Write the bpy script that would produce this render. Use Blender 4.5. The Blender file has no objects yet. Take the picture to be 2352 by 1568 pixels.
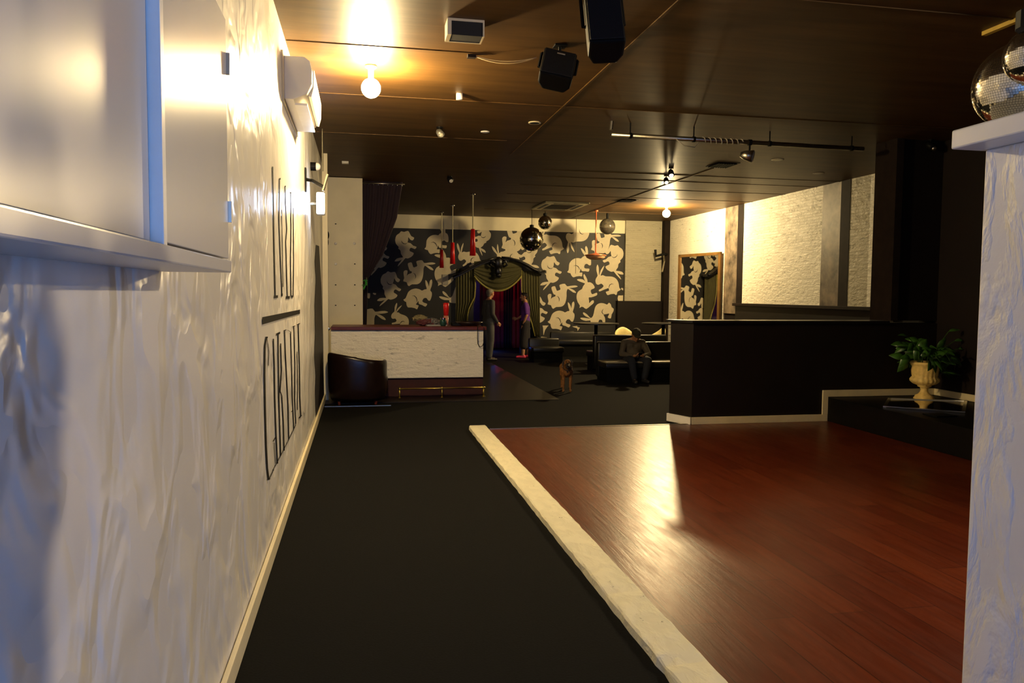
import bpy, bmesh, math, random
from mathutils import Vector, Matrix
from mathutils.geometry import tessellate_polygon
random.seed(7)
C = bpy.context.scene.collection
PI = math.pi
# ------------------------------------------------------------------ camera
W, H0, F = 2352, 1568, 1780.0
YAW, PIT, ROL = 0.193239239, -0.061136582, 0.008726646
CAMZ = 1.6
def axes():
    cy, sy = math.cos(YAW), math.sin(YAW)
    f = Vector((sy*math.cos(PIT), cy*math.cos(PIT), math.sin(PIT)))
    r0 = Vector((cy, -sy, 0)); u0 = r0.cross(f)
    c, s = math.cos(ROL), math.sin(ROL)
    return c*r0 + s*u0, -s*r0 + c*u0, f
AR, AU, AF = axes()
cd = bpy.data.cameras.new('camera'); cam = bpy.data.objects.new('camera', cd); C.objects.link(cam)
cam.matrix_world = Matrix((( AR.x, AU.x, -AF.x, 0), (AR.y, AU.y, -AF.y, 0), (AR.z, AU.z, -AF.z, CAMZ), (0, 0, 0, 1)))
cd.sensor_fit = 'HORIZONTAL'; cd.sensor_width = 36; cd.lens = 36*F/W; cd.clip_start = 0.02
sc = bpy.context.scene
sc.camera = cam
# ------------------------------------------------------------------ world and exposure
sc.view_settings.view_transform = 'Standard'; sc.view_settings.look = 'None'
sc.view_settings.gamma = 1; sc.view_settings.use_curve_mapping = False
sc.view_settings.exposure = .80
w = bpy.data.worlds.new('world'); sc.world = w; w.use_nodes = True
w.node_tree.nodes['Background'].inputs[0].default_value = (1, .8, .6, 1)
w.node_tree.nodes['Background'].inputs[1].default_value = 0.0
WARM = (1.0, .74, .36)
P_LAMP1, P_LAMP3 = 75, 75       # radiance of the two bare bulbs
P_WALL = 60
P_SPOT = 420
P_DAY = 5.5
def light(name, kind, loc, energy, color, **k):
    d = bpy.data.lights.new(name, kind); d.energy = energy; d.color = color
    for a, b in k.items():
        if a != 'rot': setattr(d, a, b)
    o = bpy.data.objects.new(name, d); o.location = loc; C.objects.link(o)
    if 'rot' in k: o.rotation_euler = k['rot']
    return o
# recessed warm downlight over the far side of the dance floor, outside the frame
light('dance_floor_downlight', 'SPOT', (6.0, 3.6, 3.54), P_SPOT, (1.0, .78, .50), spot_size=math.radians(130), spot_blend=1.0, shadow_soft_size=.06,
      rot=Vector((-6.5, -.6, -2.3)).to_track_quat('-Z', 'Y').to_euler())
light('back_room_red_lamp', 'POINT', (3.75, 22.0, 2.2), 6, (1, .05, .08), shadow_soft_size=.05)
light('back_room_violet_lamp', 'POINT', (3.0, 22.6, 2.3), 4.5, (.42, .22, 1), shadow_soft_size=.05)
light('back_room_blue_lamp', 'POINT', (3.7, 21.6, .25), 1.6, (.08, .2, 1), shadow_soft_size=.03)
# ------------------------------------------------------------------ pixel -> place helpers
def ray(x, y): return AF + AR*((x-W/2)/F) - AU*((y-H0/2)/F)
O = Vector((0, 0, CAMZ))
def oY(x, y, Y): d = ray(x, y); return O + d*(Y/d.y)
def oX(x, y, X): d = ray(x, y); return O + d*(X/d.x)
def oZ(x, y, z): d = ray(x, y); return O + d*((z-CAMZ)/d.z)
CH = 3.62
def wallx(z): return -.535 - .052*z/CH
def oL(x, y, off=.004):
    d = ray(x, y); k = -.052/CH
    # X = -.535+off + k*z
    t = (-.535+off + k*CAMZ)/(d.x - k*d.z)
    return O + d*t
# ------------------------------------------------------------------ materials
def nt(name):
    m = bpy.data.materials.new(name); m.use_nodes = True
    return m, m.node_tree, m.node_tree.nodes['Principled BSDF']
def noise_socket(t, scale=(1,1,1), ns=5, detail=4, rough=.55, coord='Object', rot=(0,0,0), dist=0):
    tc = t.nodes.new('ShaderNodeTexCoord'); mp = t.nodes.new('ShaderNodeMapping'); n = t.nodes.new('ShaderNodeTexNoise')
    mp.inputs['Scale'].default_value = scale; mp.inputs['Rotation'].default_value = rot
    n.inputs['Scale'].default_value = ns; n.inputs['Detail'].default_value = detail; n.inputs['Roughness'].default_value = rough
    n.inputs['Distortion'].default_value = dist*.35
    t.links.new(tc.outputs[coord], mp.inputs[0]); t.links.new(mp.outputs[0], n.inputs['Vector'])
    return n.outputs['Fac']
def ramp(t, sock, c0, c1, p0=.3, p1=.7):
    r = t.nodes.new('ShaderNodeValToRGB'); t.links.new(sock, r.inputs[0])
    r.color_ramp.elements[0].position = p0; r.color_ramp.elements[1].position = p1
    r.color_ramp.elements[0].color = (*c0, 1); r.color_ramp.elements[1].color = (*c1, 1)
    return r.outputs[0]
def bump(t, b, sock, s, d=.01):
    n = t.nodes.new('ShaderNodeBump'); n.inputs['Strength'].default_value = s; n.inputs['Distance'].default_value = d
    t.links.new(sock, n.inputs['Height']); t.links.new(n.outputs[0], b.inputs['Normal'])
MATS = {}
def mat(name, col, rough=.5, metal=0, var=.15, ns=8, bs=0, bd=.005, sc_=(1,1,1), spec=.5, coat=0):
    if name in MATS: return MATS[name]
    m, t, b = nt(name)
    s = noise_socket(t, sc_, ns)
    c0 = tuple(max(0, c*(1-var)) for c in col); c1 = tuple(min(1, c*(1+var)) for c in col)
    t.links.new(ramp(t, s, c0, c1), b.inputs['Base Color'])
    b.inputs['Roughness'].default_value = rough; b.inputs['Metallic'].default_value = metal
    b.inputs['Specular IOR Level'].default_value = spec
    b.inputs['Coat Weight'].default_value = coat
    if bs: bump(t, b, s, bs, bd)
    MATS[name] = m; return m
def emit(name, col, s):
    m, t, b = nt(name); b.inputs['Base Color'].default_value = (*col, 1)
    b.inputs['Emission Color'].default_value = (*col, 1); b.inputs['Emission Strength'].default_value = s
    return m
def plaster(name, col, rough, sc1, bs, rot=(0,0,0), ns=3.0, det=5, fine=.12, bd=.012):
    m, t, b = nt(name)
    a = noise_socket(t, sc1, ns, det, .55, rot=rot, dist=1.2)
    f = noise_socket(t, (1,1,1), 26, 3, .6)
    mx = t.nodes.new('ShaderNodeMath'); mx.operation = 'MULTIPLY_ADD'; mx.inputs[1].default_value = fine
    t.links.new(f, mx.inputs[0])
    rr = t.nodes.new('ShaderNodeMapRange'); rr.inputs[1].default_value = .42; rr.inputs[2].default_value = .60
    t.links.new(a, rr.inputs[0]); t.links.new(rr.outputs[0], mx.inputs[2])
    bump(t, b, mx.outputs[0], bs, bd)
    t.links.new(ramp(t, a, tuple(c*.90 for c in col), col, .35, .6), b.inputs['Base Color'])
    b.inputs['Roughness'].default_value = rough
    return m
def brickmat(name, col, axis, rough=.55, bs=.6, bw=.26, bh=.055, c1=.45, mo=.15):
    m, t, b = nt(name)
    tc = t.nodes.new('ShaderNodeTexCoord'); sp = t.nodes.new('ShaderNodeSeparateXYZ'); cb = t.nodes.new('ShaderNodeCombineXYZ')
    t.links.new(tc.outputs['Object'], sp.inputs[0])
    t.links.new(sp.outputs[1 if axis == 'Y' else 0], cb.inputs[0]); t.links.new(sp.outputs[2], cb.inputs[1])
    br = t.nodes.new('ShaderNodeTexBrick'); br.inputs['Scale'].default_value = 1
    br.inputs['Brick Width'].default_value = bw; br.inputs['Row Height'].default_value = bh
    br.inputs['Mortar Size'].default_value = .004; br.inputs['Mortar Smooth'].default_value = 1
    br.inputs['Color1'].default_value = (c1,c1,c1,1); br.inputs['Color2'].default_value = (1,1,1,1); br.inputs['Mortar'].default_value = (mo,mo,mo,1)
    t.links.new(cb.outputs[0], br.inputs['Vector'])
    n = noise_socket(t, (1,1,2.2), 7, 5, .65)
    ad = t.nodes.new('ShaderNodeMix'); ad.data_type = 'RGBA'; ad.blend_type = 'MULTIPLY'; ad.inputs[0].default_value = 1
    t.links.new(br.outputs['Color'], ad.inputs[6])
    r = ramp(t, n, (0,0,0), (1,1,1), .3, .65); t.links.new(r, ad.inputs[7])
    bump(t, b, ad.outputs[2], bs, .03)
    d = ramp(t, noise_socket(t, (1,1,3), 5, 4, .6), tuple(c*.6 for c in col), col, .31, .38)
    t.links.new(d, b.inputs['Base Color']); b.inputs['Roughness'].default_value = rough
    return m
def ceilmat():
    m, t, b = nt('varnished ceiling board')
    s = noise_socket(t, (.35, 3.0, 1), 2.2, 6, .6, dist=.4)
    t.links.new(ramp(t, s, (.048,.024,.0065), (.098,.050,.0135), .3, .7), b.inputs['Base Color'])
    b.inputs['Roughness'].default_value = .5; b.inputs['Specular IOR Level'].default_value = .16
    bump(t, b, s, .1, .01)
    return m
def woodfloor():
    m, t, b = nt('red brown plank floor')
    tc = t.nodes.new('ShaderNodeTexCoord'); sp = t.nodes.new('ShaderNodeSeparateXYZ'); cb = t.nodes.new('ShaderNodeCombineXYZ')
    t.links.new(tc.outputs['Object'], sp.inputs[0])
    ax = t.nodes.new('ShaderNodeMath'); ax.inputs[1].default_value = .09; t.links.new(sp.outputs[0], ax.inputs[0])
    t.links.new(sp.outputs[1], cb.inputs[0]); t.links.new(ax.outputs[0], cb.inputs[1])
    br = t.nodes.new('ShaderNodeTexBrick'); br.inputs['Scale'].default_value = 1; br.offset = .37
    br.inputs['Brick Width'].default_value = 1.3; br.inputs['Row Height'].default_value = .2
    br.inputs['Mortar Size'].default_value = .0028; br.inputs['Mortar Smooth'].default_value = .2
    br.inputs['Color1'].default_value = (.085,.013,.0035,1); br.inputs['Color2'].default_value = (.125,.023,.0055,1); br.inputs['Mortar'].default_value = (.03,.006,.003,1)
    t.links.new(cb.outputs[0], br.inputs['Vector'])
    g = noise_socket(t, (9, .7, 1), 3.2, 6, .6, dist=.6)
    mx = t.nodes.new('ShaderNodeMix'); mx.data_type = 'RGBA'; mx.blend_type = 'MULTIPLY'; mx.inputs[0].default_value = .8
    t.links.new(br.outputs['Color'], mx.inputs[6]); t.links.new(ramp(t, g, (.62,.55,.5), (1.15,1.1,1.1), .3, .7), mx.inputs[7])
    t.links.new(mx.outputs[2], b.inputs['Base Color'])
    rg = noise_socket(t, (5, 1.2, 1), 2.5, 5, .65)
    mr = t.nodes.new('ShaderNodeMapRange'); mr.inputs[3].default_value = .22; mr.inputs[4].default_value = .44
    t.links.new(rg, mr.inputs[0]); t.links.new(mr.outputs[0], b.inputs['Roughness'])
    n = t.nodes.new('ShaderNodeBump'); n.inputs['Strength'].default_value = .5; n.inputs['Distance'].default_value = .003
    sm = t.nodes.new('ShaderNodeMath'); t.links.new(br.outputs['Color'], sm.inputs[0]); t.links.new(g, sm.inputs[1])
    t.links.new(sm.outputs[0], n.inputs['Height']); t.links.new(n.outputs[0], b.inputs['Normal'])
    return m
M = dict(
 plaster=plaster('trowelled white plaster', (.74,.71,.66), .30, (1, 1.0, .8), .9, (.5,0,0), 3.0, 2.5, .05, .014),
 plaster2=plaster('coarse white plaster', (.70,.70,.72), .5, (1, 1.0, .5), .6, (-.7,.1,0), 5.5, 5, .1, .014),
 gloss=mat('glossy grey paint', (.56,.54,.51), .27, var=.02, ns=2, spec=.3),
 white=mat('white gloss trim', (.78,.75,.68), .35, var=.05),
 cream=mat('cream paint', (.70,.63,.43), .5, var=.05, ns=3),
 trimc=mat('cream skirting paint', (.74,.65,.42), .4, var=.07, ns=6),
 ceil=ceilmat(), wood=woodfloor(),
 carpet=mat('black carpet', (.0042,.0042,.0040), .9, var=.35, ns=90, bs=.5, bd=.004, spec=.08),
 carpet2=mat('dark floor behind the carpet', (.006,.003,.003), .42, var=.25, ns=20, spec=.25),
 stone=plaster('worn cream concrete', (.70,.66,.47), .7, (2, 1, 1), .45, (0,0,.3), 6.0),
 black=mat('black wall paint', (.0065,.0036,.0028), .65, var=.12, ns=3, spec=.25),
 blackg=mat('black gloss paint', (.006,.005,.005), .35, var=.15),
 stage=mat('black stage floor', (.0028,.0022,.002), .5, var=.25, ns=12, spec=.12),
 post=mat('dark brown post', (.012,.0075,.0055), .75, var=.3, ns=9, spec=.12),
 brickX=brickmat('white stone cladding', (.82,.78,.66), 'Y'),
 brickY=brickmat('white stone cladding dimmed for grazing light', (.36,.33,.24), 'X'),  # white stone, darkened in colour where the lamp only grazes it
 brickC=brickmat('white painted ledgestone', (.80,.75,.62), 'X', .45, .55, .30, .075, .75, .5),
 mottle=mat('mottled grey brown wallpaper', (.13,.10,.07), .55, var=.9, ns=3.5, bs=.4, bd=.01),
 greyst=brickmat('grey stone strip', (.42,.38,.27), 'Y'),  # plain grey part of the stone, darker than the white cladding
 mural_b=mat('black mural paper', (.010,.009,.008), .6, var=.1),
 mural_w=mat('cream mural rabbits', (.55,.48,.33), .65, var=.06),
 green=mat('olive green velvet', (.045,.040,.007), .8, var=.3, ns=10, sc_=(8,8,.6)),
 gold=mat('gold braid', (.22,.19,.035), .5, var=.25, ns=40),
 purple=mat('dark purple drape', (.020,.008,.014), .85, var=.3, ns=6, sc_=(8,8,.5)),
 red=mat('red lamp enamel', (.62,.012,.012), .35, var=.05),
 brass=mat('brass', (.55,.42,.09), .28, 1, var=.08),
 steel=mat('dull steel', (.50,.46,.36), .32, 1, var=.1),
 chrome=mat('chrome', (.8,.8,.8), .15, 1, var=.02),
 mahog=mat('mahogany bar top', (.10,.018,.009), .4, var=.3, ns=6, sc_=(.5,6,6), spec=.25),
 plinth=mat('dark red kickboard', (.035,.004,.003), .8, var=.3, ns=6),
 leather=mat('dark brown leather', (.010,.0045,.0035), .28, var=.25, ns=14, bs=.12, bd=.003, spec=.3),
 vinyl=mat('black vinyl upholstery', (.007,.0065,.005), .35, var=.2, ns=12, bs=.1),
 vinyl_lit=mat('vinyl seat with painted light', (.30,.26,.17), .4, var=.1),  # pale colour stands for lamplight on the black seat top
 plastic=mat('black plastic', (.004,.004,.004), .55, var=.1, spec=.1),
 beige=mat('beige plastic', (.62,.52,.33), .45, var=.04),
 acw=mat('white air conditioner plastic', (.72,.68,.58), .35, var=.02),
 urn=mat('cream yellow plaster urn', (.80,.58,.20), .5, var=.12, ns=25, bs=.4, bd=.004),
 leaf=mat('green leaf', (.035,.11,.012), .35, var=.5, ns=12),
 soil=mat('soil', (.02,.013,.008), .9, ns=40),
 yellow=mat('yellow painted batten', (.45,.30,.03), .5),
 tan=mat('ginger dog coat', (.20,.078,.014), .8, var=.35, ns=30),
 dogd=mat('dark dog muzzle', (.02,.012,.01), .7),
 copper=mat('copper', (.75,.24,.11), .35, .7, var=.1),
 glassy=mat('pale glaze', (.45,.42,.3), .3),
 paper=mat('paper', (.30,.28,.24), .7, var=.04),
 dark=mat('dark recess', (.006,.005,.004), .8),
 label=mat('silver label', (.5,.5,.45), .3, .5),
)
def mirror_mat(name, rough=.02, col=(.9,.9,.86)):
    m, t, b = nt(name); b.inputs['Base Color'].default_value = (*col, 1); b.inputs['Metallic'].default_value = 1; b.inputs['Roughness'].default_value = rough
    n = noise_socket(t, (1,1,1), 2); bump(t, b, n, .01, .001); return m
M['mirror'] = mirror_mat('mirror')
M['mirror2'] = mirror_mat('dusky mirror', .06, (.35,.33,.28))
M['facet'] = mirror_mat('mirror facets', .08, (.85,.82,.72))
# ------------------------------------------------------------------ mesh helpers
class MB:
    def __init__(s): s.v = []; s.f = []; s.m = []; s.cm = 0
    def add(s, vs, fs):
        o = len(s.v); s.v += [tuple(v) for v in vs]
        for f in fs: s.f.append([i+o for i in f]); s.m.append(s.cm)
        return s
    def box(s, x0, x1, y0, y1, z0, z1, mtx=None):
        vs = [Vector((x, y, z)) for z in (z0, z1) for y in (y0, y1) for x in (x0, x1)]
        if mtx: vs = [mtx @ v for v in vs]
        return s.add(vs, [(0,2,3,1),(4,5,7,6),(0,1,5,4),(2,6,7,3),(0,4,6,2),(1,3,7,5)])
    def prism(s, pts, z0, z1):      # pts in XY, extruded in z
        n = len(pts); vs = [(p[0], p[1], z0) for p in pts] + [(p[0], p[1], z1) for p in pts]
        fs = [tuple(range(n))[::-1], tuple(range(n, 2*n))] + [(i, (i+1) % n, n+(i+1) % n, n+i) for i in range(n)]
        return s.add(vs, fs)
    def slab(s, pts, off):          # any planar outline extruded by vector off
        n = len(pts); off = Vector(off); vs = [Vector(p) for p in pts] + [Vector(p)+off for p in pts]
        tr = tessellate_polygon([[Vector(p) for p in pts]])
        fs = [tuple(t) for t in tr] + [tuple(i+n for i in t)[::-1] for t in tr] + [(i, (i+1) % n, n+(i+1) % n, n+i) for i in range(n)]
        return s.add(vs, fs)
    def flat(s, pts):
        tr = tessellate_polygon([[Vector(p) for p in pts]])
        return s.add(pts, [tuple(t) for t in tr])
    def tube(s, path, r, n=8, cap=True):
        path = [Vector(p) for p in path]; rs = r if isinstance(r, (list, tuple)) else [r]*len(path)
        vs = []; pu = None
        for i, p in enumerate(path):
            d = (path[min(i+1, len(path)-1)] - path[max(i-1, 0)])
            d = d.normalized() if d.length > 1e-9 else Vector((0,0,1))
            a = d.orthogonal().normalized() if pu is None else (pu - d*pu.dot(d)).normalized()
            pu = a; b = d.cross(a)
            for k in range(n):
                t = 2*PI*k/n; vs.append(p + (a*math.cos(t) + b*math.sin(t))*rs[i])
        fs = []
        for i in range(len(path)-1):
            for k in range(n): fs.append((i*n+k, i*n+(k+1) % n, (i+1)*n+(k+1) % n, (i+1)*n+k))
        if cap: fs += [tuple(range(n))[::-1], tuple((len(path)-1)*n+k for k in range(n))]
        return s.add(vs, fs)
    def lathe(s, prof, c=(0,0,0), n=32, mod=None, mtx=None):
        vs = []
        for j, (r, z) in enumerate(prof):
            for k in range(n):
                t = 2*PI*k/n; rr = r*(mod(t, z) if mod else 1)
                v = Vector((rr*math.cos(t), rr*math.sin(t), z))
                if mtx: v = mtx @ v
                vs.append(v + Vector(c))
        fs = [(j*n+k, j*n+(k+1) % n, (j+1)*n+(k+1) % n, (j+1)*n+k) for j in range(len(prof)-1) for k in range(n)]
        fs += [tuple(range(n))[::-1], tuple((len(prof)-1)*n+k for k in range(n))]
        return s.add(vs, fs)
    def ball(s, c, r, nu=16, nv=10, rad=None):
        rx, ry, rz = rad or (r, r, r)
        prof = [(math.sin(PI*(j+.02)/(nv+.04)), -math.cos(PI*(j+.02)/(nv+.04))) for j in range(nv+1)]
        c = Vector(c); vs = []
        for a, z in prof:
            for k in range(nu):
                t = 2*PI*k/nu; vs.append(c + Vector((a*math.cos(t)*rx, a*math.sin(t)*ry, z*rz)))
        n = nu; fs = [(j*n+k, j*n+(k+1) % n, (j+1)*n+(k+1) % n, (j+1)*n+k) for j in range(nv) for k in range(n)]
        fs += [tuple(range(n))[::-1], tuple(nv*n+k for k in range(n))]
        return s.add(vs, fs)
    def cap(s, p0, p1, r0, r1, n=12):   # tapered capsule
        p0 = Vector(p0); p1 = Vector(p1); d = p1-p0
        if d.length < 1e-6: return s.ball(p0, r0)
        u = d.normalized(); path = []; rs = []
        for k in range(5): a = PI/2*(1-k/4); path.append(p0 - u*r0*math.sin(a)); rs.append(max(r0*math.cos(a), r0*.02))
        for k in range(5): a = PI/2*k/4; path.append(p1 + u*r1*math.sin(a)); rs.append(max(r1*math.cos(a), r1*.02))
        return s.tube(path, rs, n)
    def build(s, name, material, parent=None, smooth=False, bev=0, origin=None):
        me = bpy.data.meshes.new(name); vs = s.v
        org = Vector(origin) if origin else Vector((0,0,0))
        me.from_pydata([tuple(Vector(v)-org) for v in vs], [], s.f); me.update()
        mats = material if isinstance(material, list) else [material]
        for m_ in mats: me.materials.append(m_)
        if len(mats) > 1:
            for p, i in zip(me.polygons, s.m): p.material_index = i
        bm = bmesh.new(); bm.from_mesh(me); bmesh.ops.recalc_face_normals(bm, faces=bm.faces); bm.to_mesh(me); bm.free()
        if smooth: me.polygons.foreach_set('use_smooth', [True]*len(me.polygons))
        o = bpy.data.objects.new(name, me); C.objects.link(o)
        if parent is not None:
            o.parent = parent
            base = Vector((0,0,0)); q = parent
            while q is not None: base += Vector(q.location); q = q.parent
            o.location = org - base
        else: o.location = org
        if bev:
            b = o.modifiers.new('bevel', 'BEVEL'); b.width = bev; b.segments = 2; b.limit_method = 'ANGLE'
        return o
def blob(name, mb, material, parent, voxel=.01, sm=4, origin=None):
    o = mb.build(name, material, parent, origin=origin)
    r = o.modifiers.new('remesh', 'REMESH'); r.mode = 'VOXEL'; r.voxel_size = voxel; r.use_smooth_shade = True
    s_ = o.modifiers.new('smooth', 'SMOOTH'); s_.factor = .5; s_.iterations = sm
    return o
def empty(name, loc=(0,0,0)):
    o = bpy.data.objects.new(name, None); C.objects.link(o); o.location = loc; o.empty_display_size = .1; return o
def tag(o, label=None, cat=None, group=None, kind=None):
    if label: o['label'] = label
    if cat: o['category'] = cat
    if group: o['group'] = group
    if kind: o['kind'] = kind
    return o
def thing(name, label, cat, loc=(0,0,0), group=None): return tag(empty(name, loc), label, cat, group)
def struct(o): o['kind'] = 'structure'; return o
def copy_tree(o, parent=None):
    c = o.copy(); C.objects.link(c); c.parent = parent
    for ch in list(o.children): copy_tree(ch, c)
    return c
def smooth_poly(pts, k=3):
    n = len(pts); out = []
    for i in range(n):
        p0, p1, p2, p3 = (Vector(pts[(i+j-1) % n]) for j in range(4))
        for q in range(k):
            t = q/k
            out.append(.5*((2*p1)+(-p0+p2)*t+(2*p0-5*p1+4*p2-p3)*t*t+(-p0+3*p1-3*p2+p3)*t**3))
    return out
# ================================================================== SETTING
BY = 20.3      # back wall
RX = 8.27      # right wall of the back area
SX = 7.42      # right wall of the dance floor and stage
struct(MB().box(-.9, 9, -3.4, 24, -.1, 0).build('floor', M['carpet']))
struct(MB().box(1.44, SX, -3.2, 8.92, .001, .012).build('floor_wood', M['wood']))
struct(MB().box(-.52, 2.97, 11.36, 17.6, .001, .006).build('floor_bar', M['carpet2']))
# ceiling boards with cover battens over the joints
struct(MB().box(-.9, 9, -3.4, 24, CH, CH+.1).build('ceiling', M['ceil']))
b = MB()
for X, y0, y1 in ((2.15, -3, 11.2), (5.5, 11.6, 20.2)): b.box(X-.012, X+.012, y0, y1, CH-.008, CH)
for Y, x0, x1 in ((1.6,-.58,SX),(3.3,-.58,SX),(4.95,-.58,SX),(6.6,-.58,1.1),(8.22,-.58,SX),(10.2,-.58,1.9),(12.4,2.9,RX),(13.1,2.9,RX),(14.2,2.9,RX),(15.5,2.9,RX),(16.9,2.9,RX),(18.4,2.9,RX)):
    b.box(x0, x1, Y-.012, Y+.012, CH-.006, CH)
struct(b.build('trim_1', M['ceil']))
# left wall, leaning very slightly
b = MB().slab([(wallx(0), -3.2, 0), (wallx(0), 14.3, 0), (wallx(CH), 14.3, CH), (wallx(CH), -3.2, CH)], (-.2, 0, 0))
struct(b.build('wall_left', M['plaster']))
struct(MB().box(-.78, -.56, 14.3, BY, 0, CH).build('wall_left_rear', M['black']))
struct(MB().box(-.533, -.510, -3.0, 11.9, 0, .10).build('baseboard_left', M['trimc'], bev=.004))
# back wall with the arched entrance opening cut out as three pieces of one mesh
b = MB().box(-.6, 2.93, BY, BY+.2, 0, CH).box(4.22, 8.5, BY, BY+.2, 0, CH).box(2.93, 4.22, BY, BY+.2, 2.10, CH)
struct(b.build('wall_back', M['black']))
struct(MB().box(-.5, 7.1, BY-.012, BY, 3.27, CH).build('trim_2', M['cream']))
# right wall: base wall, cladding panels, posts, sill and dado
struct(MB().box(RX+.03, RX+.25, 9.2, BY, 0, CH).build('wall_right', M['black']))
def panel(name, y0, y1, z0, z1, m, x0=RX, kind=True):
    return struct(MB().box(x0, RX+.04, y0, y1, z0, z1).build(name, m))
panel('wall_right_cladding', 16.75, BY, 0, CH, M['brickX'])
panel('wall_right_wallpaper', 16.12, 16.75, 1.2, CH, M['mottle'])
panel('wall_right_cladding_middle', 12.90, 15.86, 1.44, CH, M['brickX'])
panel('wall_right_wallpaper_middle', 12.34, 12.90, 1.44, CH, M['mottle'])
panel('wall_right_strip_grey', 11.55, 12.08, 1.44, CH, M['greyst'])
panel('wall_right_cladding_front', 11.02, 11.55, 1.44, CH, M['brickX'])
struct(MB().box(RX-.008, RX+.04, 15.86, 16.12, 0, CH).build('trim_3', M['post']))
struct(MB().box(RX-.008, RX+.04, 12.08, 12.34, 1.44, CH).build('trim_4', M['post']))
struct(MB().box(RX-.06, RX+.04, 10.8, 11.02, 1.0, CH).build('trim_5', M['post']))
struct(MB().box(RX-.10, RX+.04, 9.2, 16.12, 1.38, 1.44).build('trim_6', M['post'], bev=.006))
struct(MB().box(RX-.02, RX+.04, 9.2, 16.12, 0, 1.38).build('wall_right_dado', M['blackg']))
# cladding panel and corner column on the back wall
struct(MB().box(7.08, 8.12, BY-.09, BY, 1.44, CH).build('wall_back_cladding', M['brickY']))
struct(MB().box(6.86, 8.12, BY-.16, BY, 0, 1.44).build('wall_back_dado', M['black']))
struct(MB().box(8.12, 8.46, BY-.30, BY, 0, CH).build('trim_7', M['post']))
# low wall, tall black wall and side wall round the stage
LW = [(4.01, 8.90), (SX, 8.90), (SX, 9.25), (3.86, 9.25)]
struct(MB().prism(LW, 0, 1.265).build('wall_low', M['black']))
struct(MB().box(6.76, SX, 8.91, 9.24, 1.30, CH).build('wall_tall', M['black']))
struct(MB().box(6.70, 6.80, 8.86, 9.28, 1.30, CH).build('trim_8', M['post']))
struct(MB().prism([(3.98, 8.87), (6.70, 8.87), (6.70, 9.29), (3.80, 9.29)], 1.265, 1.295).build('trim_9', M['blackg'], bev=.004))
struct(MB().box(SX, SX+.2, -3.2, 9.24, 0, CH).build('wall_side', M['black']))
# cream skirting that steps up over the stage
t_ = .022
struct(MB().prism([(4.005, 8.90-t_), (5.86, 8.90-t_), (5.86, 8.90), (4.01, 8.90)], .012, .10).build('baseboard_low_wall', M['trimc'], bev=.003))
struct(MB().prism([(3.835, 9.27), (3.985, 8.878), (4.008, 8.90), (3.86, 9.27)], 0, .10).build('baseboard_end', M['white'], bev=.003))
b = MB().slab([(5.785, 8.90, .10), (5.86, 8.90, .10), (5.86, 8.90, .325), (5.93, 8.90, .325), (SX, 8.90, .325), (SX, 8.90, .41), (5.785, 8.90, .41)], (0, -t_, 0))
struct(b.build('baseboard_stage', M['trimc'], bev=.003))
struct(MB().box(SX-t_, SX, 4.0, 8.90-t_, .325, .41).build('baseboard_side', M['trimc'], bev=.003))
struct(MB().box(5.86, SX-.001, 4.0, 8.878, .012, .32).build('floor_stage', M['stage'], bev=.006))
# rear wall of the entrance behind the camera with its daylit glass door
struct(MB().box(-.6, 9, -3.4, -3.2, 0, CH).build('wall_rear', M['plaster2']))
b = MB().box(.05, 1.75, -3.19, -3.17, .15, 2.5)
struct(b.build('door_1', emit('daylight in the glass door', (.15, .38, 1.0), P_DAY)))
# right partition with ledge
struct(MB().box(2.12, 2.42, -3.2, 2.35, 0, 2.11).build('wall_partition', M['plaster2'], bev=.006))
struct(MB().box(2.0, 2.54, -3.2, 2.37, 2.11, 2.175).build('trim_10', mat('white ledge paint', (.66,.66,.66), .35, var=.02), bev=.006))
# cream end panel behind the bar
struct(MB().box(-.56, .04, 14.05, 14.25, 0, CH-.01).build('wall_bar_end', M['cream']))
struct(MB().box(-.545, -.47, 11.74, 11.82, 0, CH).build('trim_11', M['cream']))
struct(MB().box(-.50, .42, 11.06, 11.085, 0, .01).build('trim_12', M['steel']))
struct(MB().box(1.49, 4.0, 8.915, 8.94, .001, .017).build('trim_13', M['steel']))
# concrete kerb beside the dance floor (chipped, cracked)
_t = M['stone'].node_tree; _b = _t.nodes['Principled BSDF']; _l = _b.inputs['Base Color'].links[0].from_socket
_n = noise_socket(_t, (1.6,1,1), 11, 6, .72); _r = ramp(_t, _n, (.10,.08,.05), (1,1,1), .30, .36)
_m = _t.nodes.new('ShaderNodeMix'); _m.data_type = 'RGBA'; _m.blend_type = 'MULTIPLY'; _m.inputs[0].default_value = .75
_t.links.new(_l, _m.inputs[6]); _t.links.new(_r, _m.inputs[7]); _t.links.new(_m.outputs[2], _b.inputs['Base Color'])
b = MB(); rnd = random.Random(3); ny = 150; y0, y1 = -3.0, 9.0; prev = None
for i in range(ny+1):
    Y = y0+(y1-y0)*i/ny; j = rnd.uniform
    g = -.012 if abs(Y-3.80) < .05 or abs(Y-3.02) < .05 else 0
    row = [(1.25+j(-.003,.003)+(.006 if g else 0), Y, 0), (1.252+j(-.004,.004)-g*.7, Y, .040+j(-.003,.002)+g), (1.263+j(-.003,.004), Y, .047+j(-.002,.001)+g),
           (1.36, Y, .048+j(-.0015,.0015)+g*.6), (1.44+j(-.004,.003), Y, .048+j(-.003,.001)+g*.5), (1.452+j(-.003,.003), Y, .040+j(-.003,.002)), (1.455, Y, 0)]
    b.v += row
n = 7
for i in range(ny):
    for k in range(n-1): b.f.append([i*n+k, i*n+k+1, (i+1)*n+k+1, (i+1)*n+k]); b.m.append(0)
b.f.append(list(range(n))); b.m.append(0); b.f.append([ny*n+k for k in range(n)]); b.m.append(0)
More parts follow.
